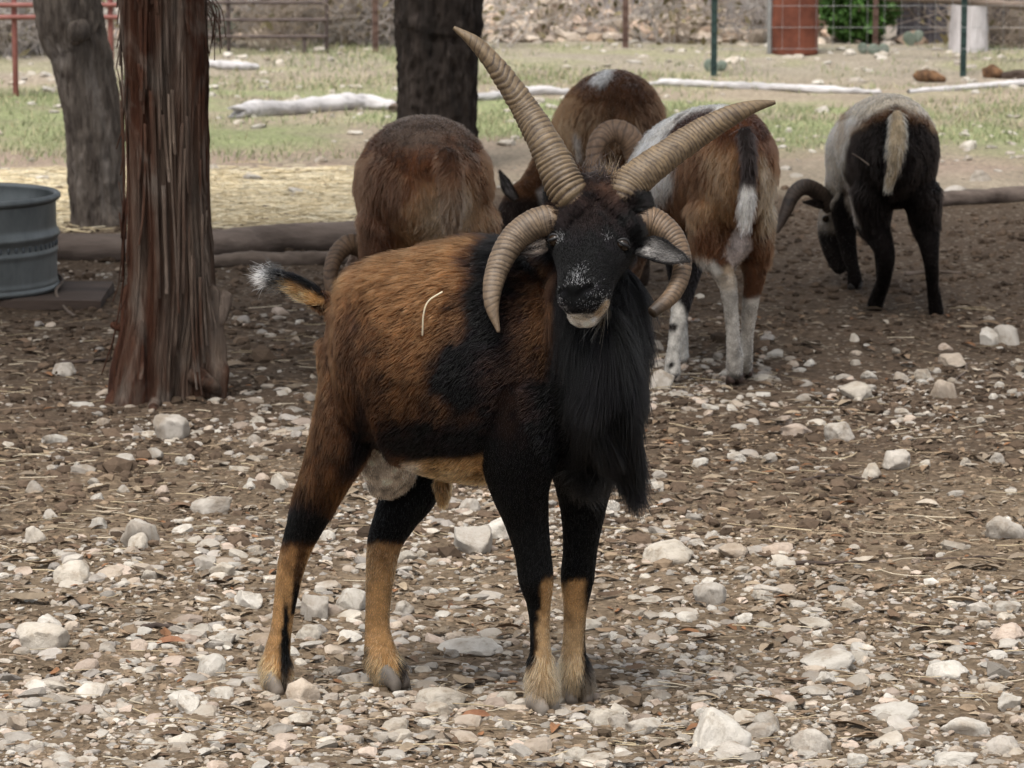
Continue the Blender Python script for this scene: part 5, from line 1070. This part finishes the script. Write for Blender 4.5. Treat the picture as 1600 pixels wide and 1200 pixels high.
for i, a in enumerate([(1122, 1172, 104, 68, 'biggest white stone at the bottom right with a rusty stain', 2), (1152, 1182, 66, 28, 'small flat stone leaning on the biggest white stone', 1), (1262, 1168, 82, 48, 'wedge shaped grey stone right of the biggest white stone', 1),
    (1258, 1180, 40, 16, 'small white stone tucked under the grey wedge stone', 2), (1005, 1142, 66, 32, 'white flat stone just right of the ram\'s front hooves', 2), (948, 1132, 60, 34, 'pale broken stone touching the ram\'s right front hoof', 0), (968, 1134, 40, 26, 'grey stone between the hoof stone and the white flat stone', 3),
    (66, 1026, 92, 42, 'smooth rounded cream stone at the lower left edge', 0), (218, 862, 64, 50, 'round grey boulder left of the ram\'s hind leg', 1), (218, 868, 36, 30, 'pale chip leaning against the round grey boulder', 0), (268, 686, 62, 42, 'rounded stone in front of the juniper trunk', 1),
    (475, 1098, 58, 40, 'tan broken stone beside the near hind hoof', 4), (548, 958, 56, 46, 'smooth white stone behind the far hind leg', 2), (490, 970, 60, 42, 'rough white stone left of the smooth white stone', 1), (740, 866, 84, 44, 'flat broken stone between the front and hind legs', 1),
    (1035, 612, 44, 40, 'rounded pale stone at the spotted sheep\'s front foot', 1), (1243, 686, 58, 26, 'smooth pinkish stone in the middle right', 5), (1314, 694, 50, 34, 'cracked grey stone beside the smooth pinkish stone', 1), (1338, 628, 56, 34, 'flat angular stone at the right in the shade', 0),
    (1400, 736, 48, 32, 'grey topped stone right of the pinkish stone', 1), (1365, 748, 42, 26, 'chunky stone touching the grey topped stone', 0), (1475, 626, 42, 34, 'rounded tan stone at the right in the shade', 4), (1568, 842, 74, 48, 'large rough boulder at the right edge', 1),
    (1045, 880, 86, 34, 'broad flat pale stone right of the ram\'s front legs', 0), (1146, 872, 48, 28, 'tan stone right of the broad flat pale stone', 4), (1210, 866, 70, 18, 'long low stone beside the tan stone', 5), (1275, 982, 58, 22, 'oval grey stone in the right foreground', 0),
    (1295, 1044, 88, 34, 'rough white crumbly stone in the right foreground', 2), (1482, 1052, 70, 26, 'white stone at the right with a flat top', 2), (1580, 1000, 66, 26, 'pink stone at the right edge', 5), (1582, 1100, 56, 32, 'white rounded stone at the lower right edge', 2),
    (1575, 960, 48, 24, 'cream round stone near the right edge', 2), (1528, 958, 42, 22, 'rough pale stone left of the cream round stone', 1), (1405, 1122, 90, 20, 'long flat white stone in the lower right', 2), (1510, 1142, 80, 26, 'ragged white stone in the lower right', 2), (1565, 1172, 62, 32, 'rounded grey stone at the lower right corner', 1),
    (1495, 1198, 76, 28, 'low white stone cut by the bottom edge at the right', 2), (735, 1024, 104, 22, 'long flat white slab under the ram\'s belly', 2), (690, 1110, 84, 40, 'pointed pale stone in front of the ram between its legs', 0), (330, 808, 70, 34, 'flat layered stone left of the ram', 1), (130, 744, 44, 24, 'grey speckled stone at the left', 3),
    (352, 906, 54, 30, 'flat pale stone left of the near hind leg', 0), (318, 894, 40, 32, 'sharp white stone with a grey face at the left', 1), (118, 918, 68, 34, 'pitted pale stone at the left', 0), (348, 1098, 44, 26, 'white stone at the left of the hind hoof', 2), (330, 1060, 56, 34, 'pale lumpy stone in the left foreground', 2),
    (100, 580, 40, 22, 'small stone at the left beyond the juniper', 1), (1545, 540, 34, 30, 'white chip among the stones at the right in the shade', 2), (1575, 540, 48, 42, 'dark crevassed stone at the right edge in the shade', 1), (1490, 576, 50, 24, 'smooth tan stone at the right in the shade', 4), (1530, 320 - 40, 44, 20, 'grey stone at the right behind the low timber', 3),
    (1288, 176, 30, 14, 'bright white stone on the grass left of the black sheep', 2), (1232, 206, 12, 10, 'small white stone on the grass by the black sheep', 2), (1338, 118, 34, 10, 'pale flat stone behind the black sheep', 2)]):
    stone(a[0], a[1], a[2], a[3], a[4], BG_, a[5], seed=i)
# the rest of the larger stones
r = np.random.default_rng(99); n = 0; cand = []
while n < 175:
    if r.random() < .56: px, py = r.uniform(-20, 1620), 690 + 510 * r.random() ** 1.1
    else: px, py = (r.uniform(1000, 1620) if r.random() < .6 else r.uniform(-20, 1000)), r.uniform(510, 780)
    g = G(px, py); q = np.array([g[0], g[1], 0.])
    dn = .55 + .9 * vn(q, 1.3, 61); 
    if py > 700: dn += .25 * (px < 800) + .1
    if px < 380 and py < 640: dn -= .5
    if r.random() > dn: continue
    if any(abs(px - a) < c and abs(py - b) < 22 for a, b, c in FEET): continue
    if any((g[0] - x) ** 2 + (g[1] - y) ** 2 < (R * .9 + .03) ** 2 for x, y, R in taken): continue
    if 165 < px < 355 and 560 < py < 640: continue
    w = np.exp(r.normal(3.42, .30)) * (.62 + .55 * (py - 500) / 700); h = w * r.uniform(.42, .72)
    tn = int(r.choice(7, p=[.28, .2, .24, .08, .1, .06, .04])); big_ = 'larger ' if w > 40 else ('small ' if w < 26 else '')
    where = ('at the lower left' if px < 400 else 'on dirt in front of the ram\'s hooves' if px < 960 else 'at the lower right') if py > 1000 else ('on the dirt left of the ram\'s hind leg' if px < 430 else 'on the dirt among the ram\'s legs' if px < 960 else 'on the open dirt right of the ram') if py > 700 else ('in the shade near the juniper' if px < 480 else 'in the shade behind the ram' if px < 1100 else 'in the shade below the black sheep')
    stone(px, py, w, h, big_ + ['cream', 'buff grey', 'whitish', 'grey', 'tan', 'pinkish', 'dull brown'][tn] + ' stone lying loose ' + where, 'loose limestone stones on the dirt yard', tn, seed=n + 500, tilt=.3); n += 1
# heap of rock beyond the fence
n = 0; rr_ = np.random.default_rng(123)
while n < 72:
    px = rr_.uniform(730, 1215); g = np.array([(px - 800) * mpp(21.5), rr_.uniform(20.8, 22.8), 0.]); hgt = .10 + .45 * math.exp(-((px - 960) / 190) ** 2); g[2] = gz(g) + rr_.uniform(0, hgt * .45) * min(1, (g[1] - 20.6) / 1.0); s_ = min(.06, np.exp(rr_.normal(-3.05, .38)))
    m = BIGM[rr_.integers(len(BIGM))]; o = bpy.data.objects.new('stone', m); COL.objects.link(o); o.location = g; o.scale = (s_, s_ * .9, s_ * .9); o.rotation_euler = tuple(rr_.uniform(-.6, .6, 3) + [0, 0, rr_.uniform(0, 6)])
    tn = int(rr_.integers(7)); dk = rr_.random() < .25; c = TONES[tn] * (.5 if dk else 1.0) * np.array([1, .93, .88]); o.color = (*c, 1); tag(o, ('dark ' if dk else '') + ['cream', 'buff grey', 'whitish', 'grey', 'tan', 'pinkish', 'dull brown'][tn] + ' rubble rock in the heap beyond the fence, ' + ('left of the rusty post' if px < 960 else 'right of the rusty post'), 'stone', 'rubble rocks heaped beyond the fence'); n += 1

# chips and gravel: thousands of real little stones in one mesh
def scatter(name, variants, X, Y, S, Z, tones, mat, seed, flat=1.0, tiltmax=.5):
    r = np.random.default_rng(seed); N = len(X); vi = r.integers(0, len(variants), N); Vs, Fs, Cs = [], [], []; off = 0
    z = gz(np.stack([X, Y], -1))
    for k, (V, F) in enumerate(variants):
        ix = np.where(vi == k)[0]; m = len(ix)
        if not m: continue
        a = r.uniform(0, 2 * np.pi, m); tx = r.uniform(-tiltmax, tiltmax, m); ca, sa, ct, st = np.cos(a), np.sin(a), np.cos(tx), np.sin(tx)
        P = V[None] * S[ix][:, None, None] * np.array([1, 1, flat]); y1 = P[..., 1] * ct[:, None] - P[..., 2] * st[:, None]; z1 = P[..., 1] * st[:, None] + P[..., 2] * ct[:, None]
        x2 = P[..., 0] * ca[:, None] - y1 * sa[:, None]; y2 = P[..., 0] * sa[:, None] + y1 * ca[:, None]
        P = np.stack([x2 + X[ix][:, None], y2 + Y[ix][:, None], z1 + (z[ix] + Z[ix])[:, None]], -1)
        Vs.append(P.reshape(-1, 3)); Fs.append((F[None] + (np.arange(m) * len(V))[:, None, None] + off).reshape(-1, F.shape[1])); off += m * len(V); Cs.append(np.repeat(tones[ix], len(V), 0))
    me = mesh_np(name, np.vstack(Vs), np.vstack(Fs), False); set_col(me, np.clip(np.vstack(Cs), .01, .9)); return tag(obj(name, me, mat), kind='stuff')
SM = [rock_shape(300 + i, 2, .45, 8, .42) for i in range(10)]; TINY = [rock_shape(320 + i, 1, .5, 4, .4) for i in range(8)]
def spots(N, y0, y1, seed, f, thr, extra=None):
    r = np.random.default_rng(seed); X = []; Yl = []
    tot = 0
    while tot < N:
        y = r.uniform(y0, y1, N); x = r.uniform(-1, 1, N) * (y * .142 + .12); q = np.stack([x, y, 0 * x], -1)
        d = vn(q, f, seed) * .6 + .3 * vn(q, f * 3, seed + 1) + thr(x, y); k = r.random(N) < d; X.append(x[k]); Yl.append(y[k]); tot += k.sum()
    return np.concatenate(X)[:N], np.concatenate(Yl)[:N]
def dens(x, y): return .47 - .22 * sstep(.0, .7, x) * sstep(6.2, 7.0, y) - .46 * sstep(7.6, 8.8, y) - .30 * sstep(9.8, 11.0, y) - .12 * sstep(.15, .8, x) * (y < 8)
r = np.random.default_rng(71)
X_, Y_ = spots(2700, 5.7, 12.5, 71, 1.6, dens); S_ = np.exp(r.normal(-4.28, .42, len(X_))); S_ = np.clip(S_, .006, .032)
scatter('stone_chips', SM, X_, Y_, S_, S_ * .0, TONES[r.integers(0, 7, len(X_))] * r.uniform(.5, .92, len(X_))[:, None], M_STONE_A, 72)
X_, Y_ = spots(11500, 5.7, 12.0, 73, 2.2, dens); S_ = np.exp(r.normal(-5.2, .45, len(X_)))
scatter('gravel', TINY, X_, Y_, S_, S_ * .0, TONES[r.integers(0, 7, len(X_))] * r.uniform(.45, .95, len(X_))[:, None], M_STONE_A, 74)
# dung pellets and clods in the shade
X_, Y_ = spots(9000, 7.6, 14.0, 75, 2.0, lambda x, y: .7); S_ = np.exp(r.normal(-4.75, .45, len(X_)))
scatter('clods', TINY, X_, Y_, S_, S_ * .1, np.array([.085, .06, .042]) * r.uniform(.5, 1.7, len(X_))[:, None], mat_attr('clod_soil', .95, 80, .3, .6, .005, .1), 76)
# small stones of the far paddock
X_, Y_ = spots(650, 13.6, 21, 77, .7, lambda x, y: .35 + .25 * (np.abs(y - 14.6) < .5) + .35 * sstep(18, 20, y)); S_ = np.minimum(np.exp(r.normal(-3.85, .45, len(X_))), .042)
scatter('paddock_stones', SM, X_, Y_, S_, S_ * .1, TONES[r.integers(0, 3, len(X_))] * r.uniform(.6, .95, len(X_))[:, None], M_STONE_A, 78)
X_, Y_ = spots(4200, 20.5, 24, 79, .7, lambda x, y: .35 + .5 * (np.abs(x - .55) < 1.0)); S_ = np.exp(r.normal(-3.55, .5, len(X_)))
scatter('bank_rubble', SM, X_, Y_, S_, S_ * .3, TONES[r.integers(0, 7, len(X_))] * r.uniform(.35, 1.3, len(X_))[:, None] * np.array([1, .92, .86]), M_STONE_A, 80)

X_, Y_ = spots(16000, 5.7, 9.0, 175, 3.0, lambda x, y: .7); S_ = np.exp(r.normal(-5.45, .45, len(X_)))
scatter('soil_crumbs', TINY, X_, Y_, S_, S_ * .1, np.array([.17, .125, .085]) * r.uniform(.45, 1.7, len(X_))[:, None], bpy.data.materials['clod_soil'], 176)
# dead leaves: curled little blades
def leaf_var(seed):
    r = np.random.default_rng(seed); u = np.linspace(0, 1, 6); w = .34 * np.sin(np.clip(u * .93 + .05, 0, 1) * np.pi) ** .8; c = r.uniform(-.35, .35); V = []
    for a, b in zip(u, w):
        for q in (-1, 0, 1): V.append([a * 2 - 1, q * b * r.uniform(.85, 1.1), c * (a * 2 - 1) ** 2 + .28 * b * abs(q) * 2 + r.uniform(-.03, .03)])
    F = []
    for i in range(5):
        for q in range(2): k = i * 3 + q; F.append([k, k + 3, k + 4, k + 1])
    return np.array(V), np.array(F)
LV = [leaf_var(400 + i) for i in range(7)]
X_, Y_ = spots(7500, 5.7, 11, 81, 1.1, lambda x, y: .75 - .3 * sstep(8.5, 10, y)); S_ = np.exp(r.normal(-4.5, .42, len(X_))); lt = np.array([(.20, .14, .09), (.13, .085, .055), (.30, .235, .165), (.24, .19, .14), (.22, .11, .055), (.36, .31, .25)])
scatter('leaf_litter', LV, X_, Y_, S_, S_ * .15 + .002, lt[r.choice(6, len(X_), p=[.24, .22, .2, .2, .05, .09])] * r.uniform(.6, 1.2, len(X_))[:, None], mat_attr('dead_leaf', .8, 60, .3, .2, .002, .2), 82, .8, .35)
# straw: thin stems
def stems(name, N, y0, y1, seed, L, rad, tones, thr, f=1.0, fx=None):
    r = np.random.default_rng(seed); x, y = spots(N, y0, y1, seed, f, thr)
    if fx: x = fx(r, N)
    a = r.normal(0, .6, N) + (r.random(N) < .3) * r.uniform(-1.5, 1.5, N); l = L * r.uniform(.4, 1.3, N); z = gz(np.stack([x, y], -1)) + r.uniform(.001, .010, N); d = np.stack([np.cos(a), np.sin(a), r.normal(0, .06, N)], -1); bend = r.normal(0, .1, N)
    t = np.linspace(-.5, .5, 4); c = np.stack([x, y, z], -1)[:, None] + d[:, None] * (l[:, None, None] * t[None, :, None]); sd_ = np.stack([-np.sin(a), np.cos(a), 0 * a], -1); c = c + sd_[:, None] * (bend * l)[:, None, None] * ((t ** 2) * 4)[None, :, None]
    off = np.array([[0, 1], [.87, -.5], [-.87, -.5]]); w = rad * r.uniform(.6, 1.3, N)
    P = c[:, :, None] + sd_[:, None, None] * (off[:, 0][None, None, :, None] * w[:, None, None, None]) + np.array([0, 0, 1.])[None, None, None] * (off[:, 1][None, None, :, None] * w[:, None, None, None])
    V = P.reshape(-1, 3); f0 = [[i * 3 + q, i * 3 + (q + 1) % 3, (i + 1) * 3 + (q + 1) % 3, (i + 1) * 3 + q] for i in range(3) for q in range(3)]
    F = (np.array(f0)[None] + (np.arange(N) * 12)[:, None, None]).reshape(-1, 4); me = mesh_np(name, V, F); c = np.array(tones)[r.integers(0, len(tones), N)] * r.uniform(.7, 1.2, N)[:, None]; set_col(me, np.repeat(c, 12, 0)); return tag(obj(name, me, M_STRAW), kind='stuff')
M_STRAW = mat_attr('straw', .7, 60, .2, 0, .001, .25)
stems('loose_straw', 1300, 5.7, 11, 91, .085, .0011, [(.42, .34, .22), (.3, .23, .15), (.22, .16, .11), (.5, .43, .32)], lambda x, y: .6)
stems('straw_bed', 8000, 12.7, 15.0, 93, .13, .0022, [(.62, .52, .34), (.55, .45, .28), (.68, .6, .43)], lambda x, y: .75 - .9 * np.abs(y - 13.75) ** 2, 1.4, lambda r, N: -.30 - 2.3 * r.random(N) ** 1.1)
# short grass in the paddock
def grass(N, seed):
    r = np.random.default_rng(seed); x, y = spots(N, 14.7, 20.4, seed, 1.2, lambda x, y: .30 - .35 * sstep(17.8, 19.2, y) - .45 * sstep(15.9, 15.0, y)); z = gz(np.stack([x, y], -1)); h = r.uniform(.012, .04, N); w = r.uniform(.002, .004, N); a = r.uniform(0, np.pi, N); l = r.normal(0, .012, (N, 2))
    b = np.stack([x, y, z], -1); d = np.stack([np.cos(a), np.sin(a), 0 * a], -1) * w[:, None]; V = np.stack([b - d, b + d, b + np.stack([l[:, 0], l[:, 1], h], -1)], 1).reshape(-1, 3)
    me = mesh_np('short_grass', V, np.arange(3 * N).reshape(-1, 3), False); c = np.array([.25, .285, .145]) * r.uniform(.7, 1.2, N)[:, None]; c[r.random(N) < .3] = (.42, .38, .24); set_col(me, np.repeat(c, 3, 0)); tag(obj('short_grass', me, M_STRAW), kind='stuff')
grass(19000, 95)
# sticks one can pick out
for pts, rad, lb, mt in (([(1222, 886), (1260, 884), (1310, 887), (1372, 884)], 4, 'dark brown stick lying across the dirt at the right', M_WOODD), ([(1440, 878), (1500, 876), (1590, 872)], 2.5, 'thin dark stick near the right edge', M_WOODD), ([(1415, 430), (1455, 427), (1500, 430)], 4, 'short stick lying in front of the black sheep', M_WOOD),
                         ([(1255, 752), (1300, 744), (1350, 750)], 3.5, 'dark curved piece of bark at the middle right', M_WOODD), ([(225, 992), (245, 986), (268, 990)], 6, 'short dark bark piece at the lower left', M_WOODD), ([(1490, 598), (1508, 582), (1512, 570), (1524, 568)], 2, 'thin pale forked twig at the right in the shade', M_WOOD),
                         ([(100, 565), (140, 562), (180, 556)], 4, 'brown bark piece left of the juniper foot', M_WOODD), ([(390, 412), (440, 405), (500, 402)], 3, 'thin pale stick in front of the long timber', M_WOOD)):
    P = [];
    for a, b in pts: g = G(a, b); g[2] = gz(g) + rad * mpp(g[1]) * .7; P.append(g)
    c0 = np.mean(P, 0); P = catmull([p - c0 for p in P], 6); rr = np.linspace(1, .5, len(P)) * rad * mpp(c0[1]); V, F = tube(P, rr, rr, (0, 0, 1), 9); V = V + .0025 * vec_noise(V, 50, 5)
    tag(obj('stick', mesh_np('stick', V, F), mt, None, Vector(c0)), lb, 'stick')
# a curl of red-brown leaf by the left foreground stones
V, F = LV[2]; me = mesh_np('dead_leaf', V * .04, F); o = obj('dead_leaf', me, mat_simple('russet_leaf', (.16, .07, .035), (.28, .14, .075), 30, .7), None, Vector(G(258, 1018) + [0, 0, .016])); o.rotation_euler = (.3, -.3, -.4); tag(o, 'curled russet dead leaf between stones at the lower left', 'leaf')
V, F = LV[4]; me = mesh_np('dead_leaf', V * .03, F); o = obj('dead_leaf', me, bpy.data.materials['russet_leaf'], None, Vector(G(745, 1128) + [0, 0, .012])); o.rotation_euler = (.5, .1, .5); tag(o, 'rust brown dead leaf in front of the ram near the bottom', 'leaf')
